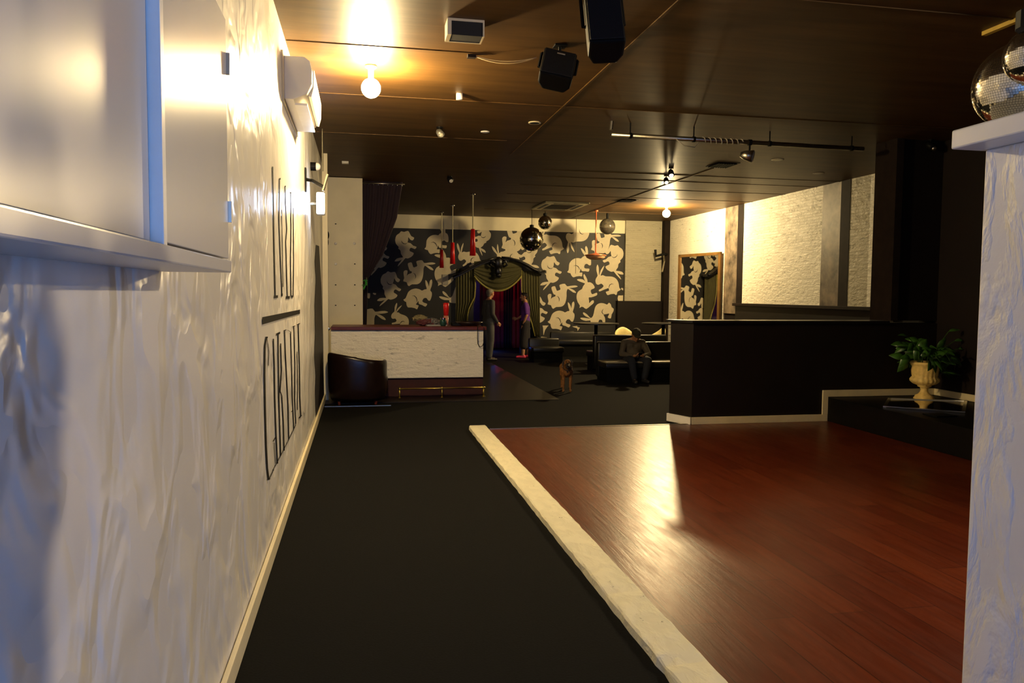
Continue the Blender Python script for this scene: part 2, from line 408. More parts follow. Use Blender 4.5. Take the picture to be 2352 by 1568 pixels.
tag(b.build('floor_kerb', M['stone']), 'long chipped cream concrete kerb strip between black carpet and wooden dance floor', 'kerb')
# back room seen through the arch
b = MB().box(2.3, 2.4, BY+.2, 23.6, 0, CH).box(4.9, 5.0, BY+.2, 23.6, 0, CH).box(2.3, 5.0, 23.5, 23.6, 0, CH)
struct(b.build('wall_back_room', mat('violet grey wall', (.10,.08,.12), .7)))
# ================================================================== WALL LETTERING, DARK PANEL
b = MB()
def stroke(pts, wpx, org, s, w2=None):
    pts = [(org[0]+x/s, org[1]+y/s) for x, y in pts]
    for i in range(len(pts)-1):
        (xa, ya), (xb, yb) = pts[i], pts[i+1]
        if abs(yb-ya) > abs(xb-xa)*.5: q = [(xa-wpx/2, ya), (xa+wpx/2, ya), (xb+wpx/2, yb), (xb-wpx/2, yb)]
        else: q = [(xa, ya-wpx/2), (xb, yb-wpx/2), (xb, yb+wpx/2), (xa, ya+wpx/2)]
        b.add([oL(*p, off=.004) for p in q], [(0,1,2,3)])
o1, s1 = (590, 700), 3.733
for pts, wd in [([(84,272),(70,350),(67,600),(72,900),(80,1200),(90,1400),(103,1500)], 3.6), ([(88,290),(104,400),(100,520)], 1.2),
    ([(142,290),(150,500),(155,800),(165,1100),(178,1360)], 2.6), ([(165,1130),(140,1170)], 2.2), ([(150,1180),(162,1360)], 1.2),
    ([(183,240),(185,450),(190,800),(205,1290)], 2.4), ([(205,330),(212,560),(200,740),(215,780),(228,1000),(235,1250)], 2.2),
    ([(238,215),(245,400),(255,600),(268,850),(275,1150)], 2.2), ([(262,215),(290,230),(298,500),(305,800),(318,1060)], 1.8), ([(312,900),(294,918)], 2),
    ([(318,180),(328,500),(325,800),(335,1020)], 1.8), ([(355,170),(365,500),(370,800),(378,950)], 2.2), ([(345,400),(352,700),(348,900)], 1.2),
    ([(92,1500),(112,1490)], 5), ([(103,1500),(145,1410)], 1.6), ([(135,1420),(150,1395),(210,1280),(245,1210),(280,1140),(335,1025)], 1.5), ([(362,972),(382,945)], 3.4),
    ([(74,285),(94,278)], 4), ([(165,255),(200,238)], 5), ([(230,225),(252,212)], 4), ([(305,190),(328,178)], 4), ([(345,172),(368,158)], 4)]:
    stroke(pts, wd, o1, s1)
b.add([oL(o1[0]+x/s1, o1[1]+y/s1) for x, y in ((48,105),(370,40),(370,75),(48,168))], [(0,1,2,3)])
o2, s2 = (590, 380), 4.125
for pts, wd in [([(150,10),(155,300),(165,800),(175,1235)], 2.6), ([(216,120),(210,500),(225,900),(240,1240)], 2), ([(235,420),(240,600),(250,1150)], 1.2), ([(268,195),(270,350),(285,600),(275,720),(290,1250)], 1.8),
    ([(320,250),(325,600),(320,900),(325,1240)], 1.8), ([(345,400),(350,900),(345,1240)], 1.4), ([(163,1245),(200,1240)], 6), ([(232,1225),(246,1220)], 5), ([(275,1250),(312,1248)], 6), ([(325,1242),(346,1238)], 5),
    ([(210,130),(226,125)], 4), ([(262,200),(275,195)], 3), ([(314,255),(326,262)], 4)]:
    stroke(pts, wd, o2, s2)
tag(b.build('wall_lettering', mat('black lettering paint', (.008,.006,.005), .8, spec=.1)), 'tall narrow black hand-painted lettering in two rows on the white plaster wall', 'lettering')
b = MB()
pp = [(745,929),(736,952),(727,975),(725,940),(724,900),(725,860),(722,820),(724,760),(723,700),(726,640),(723,600),(726,562),(733,565),(736,620),(738,650),(742,760),(743.5,860)]
b.flat([oL(*p, off=.005) for p in pp])
tag(b.build('painted_panel', mat('black painted patch', (.012,.008,.007), .6, var=.3, ns=14, spec=.2)), 'ragged-edged black painted patch at the far end of the left plaster wall', 'wall painting')
# ================================================================== RABBIT MURAL
K4, O4 = 5.409, (1220, 500); K3, O3 = 5.6, (830, 480); K8, O8 = 8.71, (1130, 460); K7, O7 = 8.71, (1000, 460)
def c4(x, y): return Vector((O4[0]+x/K4, O4[1]+y/K4))
def c3(x, y): return Vector((O3[0]+x/K3, O3[1]+y/K3))
def c8(x, y): return Vector((O8[0]+x/K8, O8[1]+y/K8))
def c7(x, y): return Vector((O7[0]+x/K7, O7[1]+y/K7))
RB = {
1: ([(205,1290),(228,1275),(245,1235),(262,1195),(300,1165),(350,1153),(395,1162),(420,1175),(450,1160),(476,1153),(462,1110),(455,1050),(475,1065),(492,1100),(500,1125),(508,1060),(530,1040),(538,1075),(530,1125),(517,1168),(535,1190),(538,1230),(520,1288),(495,1285),(478,1262),(450,1262),(432,1285),(432,1305),(455,1318),(488,1330),(468,1362),(430,1345),(395,1335),(385,1320),(385,1300),(378,1305),(365,1325),(355,1342),(385,1350),(385,1362),(370,1397),(345,1385),(300,1378),(262,1378),(245,1350),(240,1318),(225,1310)],
    [(305,1240),(335,1240),(358,1262),(366,1290),(362,1312)]),
2: ([(1112,890),(1095,868),(1088,820),(1070,775),(1040,745),(1000,730),(950,728),(920,725),(890,712),(862,716),(895,640),(908,592),(865,650),(848,708),(843,700),(840,620),(825,580),(812,610),(812,660),(826,716),(810,745),(798,780),(808,820),(835,832),(862,820),(880,822),(900,850),(870,880),(842,895),(848,915),(900,895),(945,878),(960,875),(968,905),(930,918),(932,935),(950,960),(985,950),(1030,945),(1050,958),(1065,950),(1070,920),(1095,905)],
    [(1025,825),(1000,820),(978,832),(967,855),(966,878)]),
3: ([(600,1120),(605,1090),(580,1050),(565,1000),(568,950),(590,910),(630,885),(645,850),(668,818),(650,808),(600,790),(568,770),(590,760),(640,765),(672,788),(660,765),(648,720),(658,698),(680,730),(698,770),(702,800),(730,800),(765,820),(790,862),(775,880),(750,890),(740,910),(752,945),(775,945),(815,930),(820,955),(800,970),(745,988),(715,990),(720,1030),(722,1060),(750,1030),(775,1025),(778,1055),(740,1090),(685,1132),(650,1110),(625,1105)], None),
4: ([(350,840),(375,825),(420,820),(445,850),(490,845),(545,840),(580,852),(545,865),(480,872),(464,874),(495,880),(540,905),(558,932),(520,925),(470,890),(452,885),(440,920),(440,970),(432,1030),(410,1080),(370,1105),(310,1108),(275,1130),(255,1110),(245,1085),(205,1075),(215,1040),(210,1010),(205,965),(225,945),(252,950),(248,990),(245,1010),(262,990),(300,975),(300,955),(280,950),(262,910),(252,865),(280,850),(300,855),(318,905),(345,900),(365,885)],
    [(318,975),(338,982),(348,1002),(350,1020),(345,1042)]),
5: ([(180,500),(200,478),(235,487),(280,475),(300,500),(320,540),(355,560),(335,592),(305,580),(285,550),(280,590),(275,615),(310,625),(340,655),(380,670),(360,697),(320,680),(300,690),(298,720),(345,745),(320,785),(270,808),(242,803),(210,840),(150,900),(160,870),(200,820),(165,835),(112,838),(140,805),(190,795),(215,790),(190,750),(185,710),(160,685),(165,665),(135,630),(125,580),(140,530),(165,510)],
    [(200,590),(208,612),(226,628),(250,632),(275,615)]),
6: ([(610,1245),(640,1240),(700,1248),(730,1252),(725,1245),(680,1225),(650,1200),(645,1175),(670,1182),(700,1205),(740,1245),(770,1215),(785,1150),(800,1100),(830,1070),(870,1058),(910,1065),(945,1078),(965,1055),(990,1075),(1000,1110),(1025,1130),(1020,1165),(1000,1200),(990,1250),(955,1240),(955,1225),(970,1190),(940,1195),(900,1205),(915,1235),(920,1270),(915,1305),(890,1300),(880,1270),(850,1265),(840,1280),(830,1300),(780,1305),(740,1298),(735,1275),(680,1280),(630,1265)],
    [(900,1130),(884,1150),(880,1172),(890,1192),(915,1200)]),
}
def sim(a, bb, A, B, mir=False):
    """similarity taking photo points a->A and b->B (mirrored when mir)"""
    def cx(p): return complex(p[0], p[1])
    za, zb, ZA, ZB = cx(a), cx(bb), cx(A), cx(B)
    if mir: za, zb = za.conjugate(), zb.conjugate()
    k = (ZB-ZA)/(zb-za)
    def f(p):
        z = cx(p).conjugate() if mir else cx(p)
        r = ZA + k*(z-za); return (r.real, r.imag)
    return f
def ident(dx=0, dy=0): return sim((0,0), (100,0), (dx/K4, dy/K4), (100+dx/K4, dy/K4))
INST = [(i, ident()) for i in (1,2,3,4,5,6)]
def inst(i, a, bb, A, B, mir=False): INST.append((i, sim(c4(*a), c4(*bb), A, B, mir)))
INST.append((2, ident(-704, -508)))
inst(1, (205,1290), (520,1288), c4(447,672), c4(742,585))
inst(4, (580,852), (275,1130), c4(1118,225), c4(805,455))
inst(5, (112,838), (200,478), c4(1155,705), c4(1075,340), True)
inst(2, (825,580), (1112,890), c4(455,440), c4(745,135), True)
INST.append((5, ident(-175, 500))); INST.append((2, ident(-692, 745)))
inst(1, (205,1290), (468,1362), c4(755,1415), c4(492,1343))
inst(2, (825,580), (1112,890), c4(1100,1205), c4(1390,895), True)
inst(4, (275,1130), (205,965), c8(310,1060), c8(205,755))
inst(5, (380,670), (180,500), c8(540,1110), c8(830,850), True)
inst(2, (825,580), (908,592), c8(0,915), c8(110,870))
inst(5, (112,838), (200,478), c3(428,672), c3(512,285))
inst(1, (205,1290), (520,1288), c3(812,510), c3(1118,418))
inst(5, (345,745), (112,838), c3(325,690), c3(85,790))
inst(4, (580,852), (275,1130), c3(955,700), c3(612,990))
inst(5, (150,900), (200,478), c3(235,1250), c3(342,800))
inst(1, (205,1290), (530,1040), c3(540,1165), c3(905,905))
inst(6, (955,1240), (1025,1130), c3(150,1090), c3(230,990))
inst(4, (580,852), (558,932), c3(345,1325), c3(315,1425))
inst(2, (825,580), (908,592), c3(458,1205), c3(522,1235))
inst(3, (600,1120), (565,1000), c3(985,990), c3(942,855))
inst(6, (610,1245), (645,1175), c3(1000,1125), c3(1045,1055))
inst(2, (825,580), (908,592), c7(440,855), c7(560,850))
inst(5, (112,838), (150,900), c7(1008,1050), c7(935,1108), True)
b = MB(); ym = BY - .006
b.box(-.1, 2.93, BY-.004, BY-.0005, .44, 3.29).box(4.22, 6.85, BY-.004, BY-.0005, .44, 3.29).box(6.85, 7.07, BY-.004, BY-.0005, 1.445, 3.29).box(2.93, 4.22, BY-.004, BY-.0005, 2.10, 3.29)
b.cm = 1; lay = 0
arcs = []
for i, f in INST:
    out, arc = RB[i]
    pts = [f(c4(*p)) for p in out]
    sp = smooth_poly([(x, y, 0) for x, y in pts], 2)
    lay += 1
    w3 = [oY(p.x, p.y, ym - lay*.0001) for p in sp]
    w3 = [v for v in w3]
    zs = [v.z for v in w3]
    w3 = [Vector((min(max(v.x, -.09), 7.06), v.y, min(v.z, 3.60))) for v in w3]
    if min(zs) < .44:
        w3 = [Vector((v.x, v.y, max(v.z, .44))) for v in w3]
    b.flat(w3)
    if arc: arcs.append([f(c4(*p)) for p in arc])
b.cm = 0
for arc in arcs:
    n = len(arc); L = []; R_ = []
    for k, (x, y) in enumerate(arc):
        xa, ya = arc[max(k-1, 0)]; xb, yb = arc[min(k+1, n-1)]
        d = Vector((xb-xa, yb-ya)).normalized(); wd = .75*math.sin(PI*(k+.15)/(n-.7)) + .1
        L.append((x-d.y*wd, y+d.x*wd)); R_.append((x+d.y*wd, y-d.x*wd))
    b.flat([oY(x, y, ym-.006) for x, y in L + R_[::-1]])
tag(b.build('rabbit_mural', [M['mural_b'], M['mural_w']]), 'black wall mural covered with tumbling cream rabbit silhouettes, around the curtained arch', 'mural')
# ================================================================== ARCH: PELMET, CURTAINS, BACK ROOM
def drape(path_top, path_bot, z0, z1, amp, folds, seed=0, nz=14, thick=.0):
    """pleated sheet hung between a top line and a bottom line (both in XY)"""
    mb = MB(); n = folds*8; rr = random.Random(seed); ph = [rr.uniform(0, 1) for _ in range(folds+1)]
    t0, t1 = [Vector(p) for p in path_top]; b0, b1 = [Vector(p) for p in path_bot]
    for side in (0, 1):
        for j in range(nz+1):
            v = j/nz
            for i in range(n+1):
                u = i/n; p = (t0*(1-u)+t1*u)*(1-v) + (b0*(1-u)+b1*u)*v
                a = amp*(.6+.4*v)*math.sin(2*PI*u*folds + .6*math.sin(3*v+ph[int(u*folds)]*2))
                mb.v.append((p.x, p.y+a+side*.012, z1+(z0-z1)*v if len(path_top[0]) == 2 else 0))
    N = (nz+1)*(n+1)
    for s_ in (0, 1):
        for j in range(nz):
            for i in range(n):
                q = s_*N+j*(n+1)+i; mb.f.append([q, q+1, q+n+2, q+n+1]); mb.m.append(0)
    def rim(idx):
        for k in range(len(idx)-1): mb.f.append([idx[k], idx[k+1], idx[k+1]+N, idx[k]+N]); mb.m.append(0)
    rim(list(range(n+1))); rim([nz*(n+1)+i for i in range(n+1)]); rim([j*(n+1) for j in range(nz+1)]); rim([j*(n+1)+n for j in range(nz+1)])
    return mb
def panel_px(pts_l, pts_r, Y, amp, folds, thick=.012):
    """pleated curtain between a left and a right edge, given as outlines of the curtain at its distance Y"""
    mb = MB(); m_ = len(pts_l); n = folds*8; rows = 5
    def interp(pl, v):
        k = v*(m_-1); i = min(int(k), m_-2); t = k-i
        return (pl[i][0]*(1-t)+pl[i+1][0]*t, pl[i][1]*(1-t)+pl[i+1][1]*t)
    nz = (m_-1)*rows
    for s_ in (0, 1):
        for j in range(nz+1):
            l = interp(pts_l, j/nz); r = interp(pts_r, j/nz)
            for i in range(n+1):
                u = i/n; x = l[0]*(1-u)+r[0]*u; y = l[1]*(1-u)+r[1]*u
                p = oY(x, y, Y); mb.v.append((p.x, Y + amp*math.sin(2*PI*u*folds) + s_*thick, p.z))
    N = (nz+1)*(n+1)
    for s_ in (0, 1):
        for j in range(nz):
            for i in range(n):
                q = s_*N+j*(n+1)+i; mb.f.append([q, q+1, q+n+2, q+n+1]); mb.m.append(0)
    def rim(idx):
        for k in range(len(idx)-1): mb.f.append([idx[k], idx[k+1], idx[k+1]+N, idx[k]+N]); mb.m.append(0)
    rim(list(range(n+1))); rim([nz*(n+1)+i for i in range(n+1)]); rim([j*(n+1) for j in range(nz+1)]); rim([j*(n+1)+n for j in range(nz+1)])
    return mb
def edge_tube(pts, Y, r): return MB().tube([oY(x, y, Y) for x, y in pts], r, 6)
CY = BY - .10
cl = thing('curtain', 'olive green curtain tied back on the left of the arch', 'curtain', (2.6, CY, 0), 'arch curtains')
L_ = [(1047,618),(1047,700),(1047,745),(1047,813)]; R_ = [(1091,618),(1091,690),(1074,728),(1070,813)]
panel_px(L_, R_, CY, .014, 7).build('drape', M['green'], cl, True); dc_ = cl.children[0]
edge_tube([(1091,622),(1091.5,660),(1090,682),(1084,694),(1077,708),(1074,722),(1073,750)], CY-.03, .022).build('braid', M['gold'], dc_, True)
cr = thing('curtain', 'olive green curtain on the right of the arch, behind the person in purple', 'curtain', (4.4, CY, 0), 'arch curtains')
L_ = [(1197,622),(1198,670),(1204,700),(1216,740),(1228,772)]; R_ = [(1240,622),(1240,670),(1240,700),(1240,740),(1240,774)]
panel_px(L_, R_, CY, .014, 7).build('drape', M['green'], cr, True); dc_ = cr.children[0]
edge_tube([(1198,620),(1198,665),(1203,695),(1214,722),(1222,745),(1228,772)], CY-.03, .018).build('braid', M['gold'], dc_, True)
sw = thing('swag', 'green swag with a gold edge hanging across the top of the arch', 'curtain swag', (3.6, CY-.05, 2.0))
b = MB(); n = 30; rows = 24
for s_ in (0, 1):
    for j in range(rows+1):
        for i in range(n+1):
            u = i/n; x = 1089+(1198-1089)*u; sag = (1-(2*u-1)**2)
            y = 610 + (24 + 34*sag)*(j/rows)
            if j == 0: y = 600
            p = oY(x, y, CY-.05); b.v.append((p.x, CY-.06-.028*math.sin(j*PI/2.4)*(.25+.75*sag) + s_*.015, p.z))
N = (rows+1)*(n+1)
for s_ in (0, 1):
    for j in range(rows):
        for i in range(n): q = s_*N+j*(n+1)+i; b.f.append([q, q+1, q+n+2, q+n+1]); b.m.append(0)
b.build('cloth', M['green'], sw, True)
edge_tube([(1089+109*i/24, 634+34*(1-(2*i/24-1)**2)) for i in range(25)], CY-.08, .026).build('braid', M['gold'], sw, True)
pm = thing('pelmet', 'black carved swan-neck pelmet with a central ornament above the curtained arch', 'pelmet', (3.6, CY-.1, 2.1))
for sgn, pts in ((0, [(1040,641),(1058,633),(1078,622),(1100,611),(1122,603),(1140,597)]), (1, [(1152,597),(1168,598),(1190,604),(1212,615),(1226,624),(1238,629),(1252,628)])):
    up = [(x, y-5.5-3*math.sin(i/len(pts)*PI)) for i, (x, y) in enumerate(pts)]
    MB().slab([oY(x, y, CY-.02) for x, y in pts + up[::-1]], (0, -.16, 0)).build('neck', M['blackg'], pm, bev=.01)
    MB().tube([oY(x, y-6, CY-.2) for x, y in pts], .028, 8).build('moulding', M['blackg'], pm, True)
b = MB()
c0 = oY(1145, 603, CY-.15)
b.ball(c0, .12, rad=(.13,.08,.16)).ball(c0+Vector((0,0,-.22)), .1, rad=(.10,.07,.13)).ball(c0+Vector((0,-.03,-.33)), .07)
for s_ in (-1, 1): b.tube([c0+Vector((s_*.08,-.02,-.02)), c0+Vector((s_*.19,-.03,.05)), c0+Vector((s_*.22,-.03,-.06)), c0+Vector((s_*.12,-.03,-.12))], [.045,.04,.03,.02])
b.build('ornament', M['blackg'], pm, True)
# curtains in the back room
for k, (x0, x1, nm_, m_, lab) in enumerate(((3.40, 3.76, 'black_drape', 'b', 'black drape to the left of the red drapes in the room beyond the arch'),
        (3.76, 4.12, 'red_drape', 'r', 'dark red drape in the middle of the room beyond the arch'),
        (4.12, 4.36, 'black_drape', 'b', 'black drape between the two red drapes in the room beyond the arch'),
        (4.36, 4.70, 'red_drape', 'r', 'dark red drape at the right of the room beyond the arch'))):
    o = drape([(x0, 22.3), (x1, 22.3)], [(x0, 22.3), (x1, 22.3)], .02, 3.0, .02, 3, k).build(nm_, mat('dark red velvet', (.16,.010,.02), .8) if m_ == 'r' else mat('black velvet', (.008,.006,.008), .8), None, True)
    tag(o, lab, 'curtain', 'drapes in the room beyond the arch')
o = MB().box(2.99, 3.19, 23.46, 23.5, 1.75, 2.05).build('notice', mat('pale notice', (.5,.4,.55), .7)); tag(o, 'small pale square notice on the violet wall beyond the arch', 'notice')
# purple drape by the bar
pd = thing('purple_drape', 'dark purple drape swept to the left behind the bar', 'curtain', (.3, 14.35, 0))
L_ = [(828,412),(828,500),(828,600),(828,655),(828,760)]; R_ = [(926,412),(912,500),(880,585),(845,640),(842,760)]
panel_px(L_, R_, 14.42, .014, 7).build('drape', M['purple'], pd, True)
MB().tube([(.03, 14.40, 3.58), (.80, 14.40, 3.58)], .012, 8).build('rail', M['steel'], pd, True)
for k in range(9): MB().ball((.07+.085*k, 14.40, 3.555), .012, 8, 6).build('runner', M['chrome'], pd, True)
# ================================================================== BAR COUNTER
bar = thing('bar_counter', 'bar counter with mahogany top and white painted ledgestone front', 'bar counter', (.7, 12.3, 0))
MB().box(-.44, 1.885, 11.97, 12.62, .295, 1.03).build('stone_front', M['brickC'], bar, bev=.004)
MB().box(-.44, 1.93, 11.92, 12.70, 1.035, 1.088).build('counter_top', M['mahog'], bar, bev=.008)
MB().box(-.44, 1.89, 12.02, 12.60, 0.007, .294).build('kickboard', M['plinth'], bar)
rail = thing('foot_rail', 'brass foot rail on three short posts in front of the bar', 'foot rail', (1.2, 11.8, 0))
MB().tube([(.56, 11.82, .145), (1.90, 11.82, .15)], .011, 10).build('rail', M['brass'], rail, True)
for X in (.58, 1.225, 1.87):
    b = MB().tube([(X, 11.82, .007), (X, 11.82, .14)], .013, 10).ball((X, 11.82, .147), .022).lathe([(.026,.007),(.026,.014),(.014,.018)], (X, 11.82, 0), 12)
    b.tube([(X, 11.82, .147), (X, 12.015, .15)], .009, 8)
    b.build('post', M['brass'], rail, True)
# things on the bar
cz = 1.088
o = thing('paper_heap', 'untidy heap of crumpled papers and cloth on the bar', 'clutter', (1.05, 12.3, cz)); rr = random.Random(5)
for nm, m_, c, sx, sy, sz in (('cloth', mat('khaki rag', (.20,.16,.07), .8), (.92,12.3,cz+.115), .12,.10,.05), ('cloth', mat('dark red rag', (.10,.02,.02), .7), (1.02,12.26,cz+.06), .17,.12,.05), ('bag', mat('crinkled plastic', (.14,.13,.12), .15, var=.6, ns=30, bs=.8, bd=.02), (1.10,12.25,cz+.06), .14,.1,.055)):
    b = MB().ball(c, 1, 22, 14, rad=(sx, sy, sz)); b.v = [(x+rr.uniform(-.014,.014), y+rr.uniform(-.014,.014), max(cz, z+rr.uniform(-.014,.014))) for x, y, z in b.v]
    b.build(nm, m_, o)
mt_ = Matrix.Translation((1.16, 12.22, cz+.012)) @ Matrix.Rotation(.15, 4, 'Z')
b = MB().box(-.16,.16,-.1,.1,-.010,.012, mt_); tag(b.build('magazine', M['paper']), 'flat pale magazine at the front of the paper heap on the bar', 'magazine')
cup = thing('party_cup_stack', 'tall stack of red and pink plastic cups standing on the bar', 'cups', (1.335, 12.3, cz))
MB().lathe([(.045,cz),(.036,cz+.06),(.038,cz+.16)], (1.335,12.3,0), 20).build('lower_cups', mat('salmon plastic', (.50,.20,.13), .3), cup, True)
MB().lathe([(.038,cz+.16),(.046,cz+.30),(.048,cz+.36),(.02,cz+.365)], (1.335,12.3,0), 20).build('upper_cups', M['red'], cup, True)
gl = thing('glass_jar', 'dark glass jar with a foil lid next to the red cups', 'jar', (1.27, 12.15, cz))
MB().lathe([(.035,cz),(.05,cz+.015),(.05,cz+.09),(.04,cz+.11)], (1.27,12.15,0), 20).build('jar_body', mat('dark green glass', (.015,.05,.035), .08), gl, True)
MB().lathe([(.042,cz+.10),(.044,cz+.13),(.03,cz+.135)], (1.27,12.15,0), 14).build('lid', M['chrome'], gl, False)
b = MB().lathe([(.02,cz+.0),(.16,cz+.006),(.22,cz+.05),(.225,cz+.062),(.20,cz+.052),(.14,cz+.014)], (1.70,12.3,0), 28); tag(b.build('serving_tray', mat('dark tray', (.05,.035,.03), .25, .6), None, True), 'round black serving tray at the right end of the bar', 'tray')
b = MB().box(1.42,1.62,12.2,12.4,cz,cz+.05); tag(b.build('receipt_printer', M['plastic'], bev=.01), 'low black box beside the tray on the bar', 'box')
pts = [(1.80, 11.955, 1.10), (1.80, 11.91, 1.085)] + [(1.835-.055*math.cos(a), 11.90, .84-.13*math.sin(a)+ (.22 if False else 0)) for a in [PI*k/12 for k in range(13)]] + [(1.90, 11.91, 1.0), (1.895, 11.905, 1.085)]
b = MB().tube([(1.79,12.0,1.098),(1.785,11.915,1.096),(1.783,11.90,1.04),(1.782,11.90,.90),(1.79,11.90,.82),(1.82,11.90,.775),(1.86,11.90,.79),(1.885,11.90,.85),(1.89,11.90,.95),(1.885,11.91,1.06),(1.87,11.95,1.10),(1.86,12.0,1.098)], .006, 8)
tag(b.build('cable', M['plastic'], None, True), 'black cable looping down from the right end of the bar', 'cable')
# hanging green sprig, holes and hooks on the cream panel
sp = thing('plant_sprig', 'small bright green sprig hanging at the right edge of the cream panel', 'plant', tuple(oY(842, 650, 14.0)))
rr = random.Random(9); c0 = oY(842, 650, 14.0)
def leafpts(c, d, up, L, w_):
    d = d.normalized(); sd = d.cross(up).normalized(); up = sd.cross(d)
    prof = ((0,.04),(.2,.7),(.45,1),(.7,.75),(.9,.3),(1,.02)); vs = []
    for t, q in prof:
        drop = -.35*t*t*L
        for s_ in (-1, 0, 1): vs.append(c + d*(t*L) + sd*(s_*q*w_/2) + up*(drop + (abs(s_)*.12*q*w_)))
    for t, q in prof:
        drop = -.35*t*t*L
        for s_ in (-1, 0, 1): vs.append(c + d*(t*L) + sd*(s_*q*w_/2) + up*(drop + (abs(s_)*.12*q*w_) - .002))
    n = len(prof); fs = []
    for o_ in (0, 3*n):
        for j in range(n-1):
            for k in (0, 1): a = o_+j*3+k; fs.append((a, a+1, a+4, a+3))
    for j in range(n-1): a = j*3; fs.append((a, a+3, a+3+3*n, a+3*n)); a += 2; fs.append((a, a+3, a+3+3*n, a+3*n))
    return vs, fs
MB().tube([c0+Vector((0,.04,.1)), c0, c0+Vector((-.05,0,-.12))], .004, 6).build('stem', M['leaf'], sp)
for k in range(9):
    v, f = leafpts(c0+Vector((rr.uniform(-.04,.03), 0, rr.uniform(-.08,.07))), Vector((rr.uniform(-1,1), rr.uniform(-1,-.1), rr.uniform(-.8,.5))), Vector((0,-.3,1)), .07, .04)
    MB().add(v, f).build('leaf', mat('bright leaf', (.03,.30,.03), .5), sp)
for x, y, lab in ((771,514,'highest, alone above the white hooks'),(815,606,'beside the lowest white hook'),(771,654,'left of the upper pair'),(815,654,'right of the upper pair'),(771,701,'left of the lowest pair'),(815,701,'right of the lowest pair')):
    p = oY(x, y, 14.044); o = MB().ball(p, .012, 10, 6, rad=(.014,.006,.010)).build('screw_hole', M['soil'], None, True)
    tag(o, 'small dark screw hole in the cream panel, ' + lab, 'screw hole', 'screw holes in the cream panel')
for k, (x, y) in enumerate(((771,559),(814,559),(771,606))):
    p = oY(x, y, 14.04); o = MB().lathe([(.024,0),(.024,.012),(.012,.018)], (0,0,0), 16, mtx=Matrix.Translation(p) @ Matrix.Rotation(PI/2, 4, 'X')).build('white_hook', M['white'], None, True)
    tag(o, ('small round white hook, upper left of the three on the cream panel', 'small round white hook, upper right of the three on the cream panel', 'small round white hook, the lowest of the three on the cream panel')[k], 'hook', 'white hooks on the cream panel')
p = oY(757, 754, 12.0)
o = MB().lathe([(.030,0),(.030,.012),(.014,.016)], (0,0,0), 16, mtx=Matrix.Translation((-.475, 11.96, p.z)) @ Matrix.Rotation(PI/2, 4, 'X')).build('round_knob', M['steel'], None, True)
tag(o, 'small round metal knob at the left end of the bar top', 'knob')
# small black bracket on panel edge
o = MB().ball(oY(752, 540, 13.9), .05, rad=(.03,.04,.07)).ball(oY(752, 556, 13.9), .05, rad=(.02,.03,.06)).build('black_hook', M['plastic'], None, True); tag(o, 'small black bracket on the far end of the left wall', 'bracket')
# ================================================================== TUB CHAIR
tc = thing('tub_chair', 'dark brown leather tub chair in the corner by the bar', 'armchair', (-.03, 11.35, 0))
def tub(cx, cy, rx, ry, th, z0, hf, rot, n=44, open_=.75):
    mb = MB(); prof = []
    for i in range(n+1):
        a = -PI+open_ + (2*PI-2*open_)*i/n + rot   # opening centred at angle rot+PI
        u = i/n; h = hf(u)
        ring = []
        ca, sa = math.cos(a), math.sin(a); e = 2.6
        k = (abs(ca)**e + abs(sa)**e)**(-1/e)
        for rad, z in ((1, z0), (1.0, z0+(h-z0)*.6), (1.02, h-.05), (.995, h-.012), (.95, h), (.88, h-.005), (.83, h-.04), (.80, z0+(h-z0)*.5), (.80, z0)):
            ring.append((cx+rx*rad*k*ca, cy+ry*rad*k*sa, z))
        prof.append(ring)
    m_ = 9
    for r_ in prof: mb.v += r_
    for i in range(n):
        for j in range(m_): mb.f.append([i*m_+j, i*m_+(j+1) % m_, (i+1)*m_+(j+1) % m_, (i+1)*m_+j]); mb.m.append(0)
    mb.f.append(list(range(m_))); mb.f.append([n*m_+j for j in range(m_)]); mb.m += [0, 0]
    return mb
hf = lambda u: .625 + .125*math.exp(-((u-.42)/.26)**2)
TR = math.radians(232)
o = tub(-.045, 11.47, .42, .42, .1, .05, hf, TR, 44, .62).build('shell', M['leather'], tc, True); o.modifiers.new('s', 'SUBSURF').levels = 1; o.modifiers['s'].render_levels = 1
d_ = Vector((math.cos(TR+PI), math.sin(TR+PI), 0))
MB().box(-.30,.30,-.29,.36,.10,.40, Matrix.Translation((-.045, 11.45, 0)) @ Matrix.Rotation(TR+PI/2, 4, 'Z')).build('seat_cushion', M['leather'], tc, True, bev=.05)
for a in (45, 135, 225, 315):
    p = Vector((-.045, 11.45, 0)) + Vector((math.cos(math.radians(a)), math.sin(math.radians(a)), 0))*.36
    MB().lathe([(.018,0.007),(.025,.06)], (p.x, p.y, 0), 10).build('foot', M['mahog'], tc)
# ================================================================== LEFT WALL CABINET
cab = thing('wall_cabinet', 'glossy grey painted cabinet high on the left wall nearest the camera', 'cabinet', (-.45, 1.3, 1.66))
MB().box(-.555, -.405, -.6, 2.36, 1.68, 2.37).build('carcass', M['gloss'], cab)
MB().box(-.405, -.395, -.6, 1.60, 1.695, 2.37).build('door', M['gloss'], cab, bev=.002)
dr_ = MB().box(-.405, -.374, 1.632, 2.37, 1.695, 2.372).build('door', M['gloss'], cab, bev=.002)
MB().box(-.400, -.371, 1.602, 1.630, 1.672, 2.37).build('door_edge', M['white'], cab, bev=.002)
MB().box(-.555, -.368, -.6, 2.38, 1.655, 1.69).build('bottom_ledge', M['gloss'], cab, bev=.004)
MB().box(-.425, -.365, 2.372, 2.384, 1.80, 1.86).build('hinge', M['steel'], dr_)
MB().box(-.425, -.365, 2.372, 2.384, 2.22, 2.28).build('hinge', M['steel'], dr_)
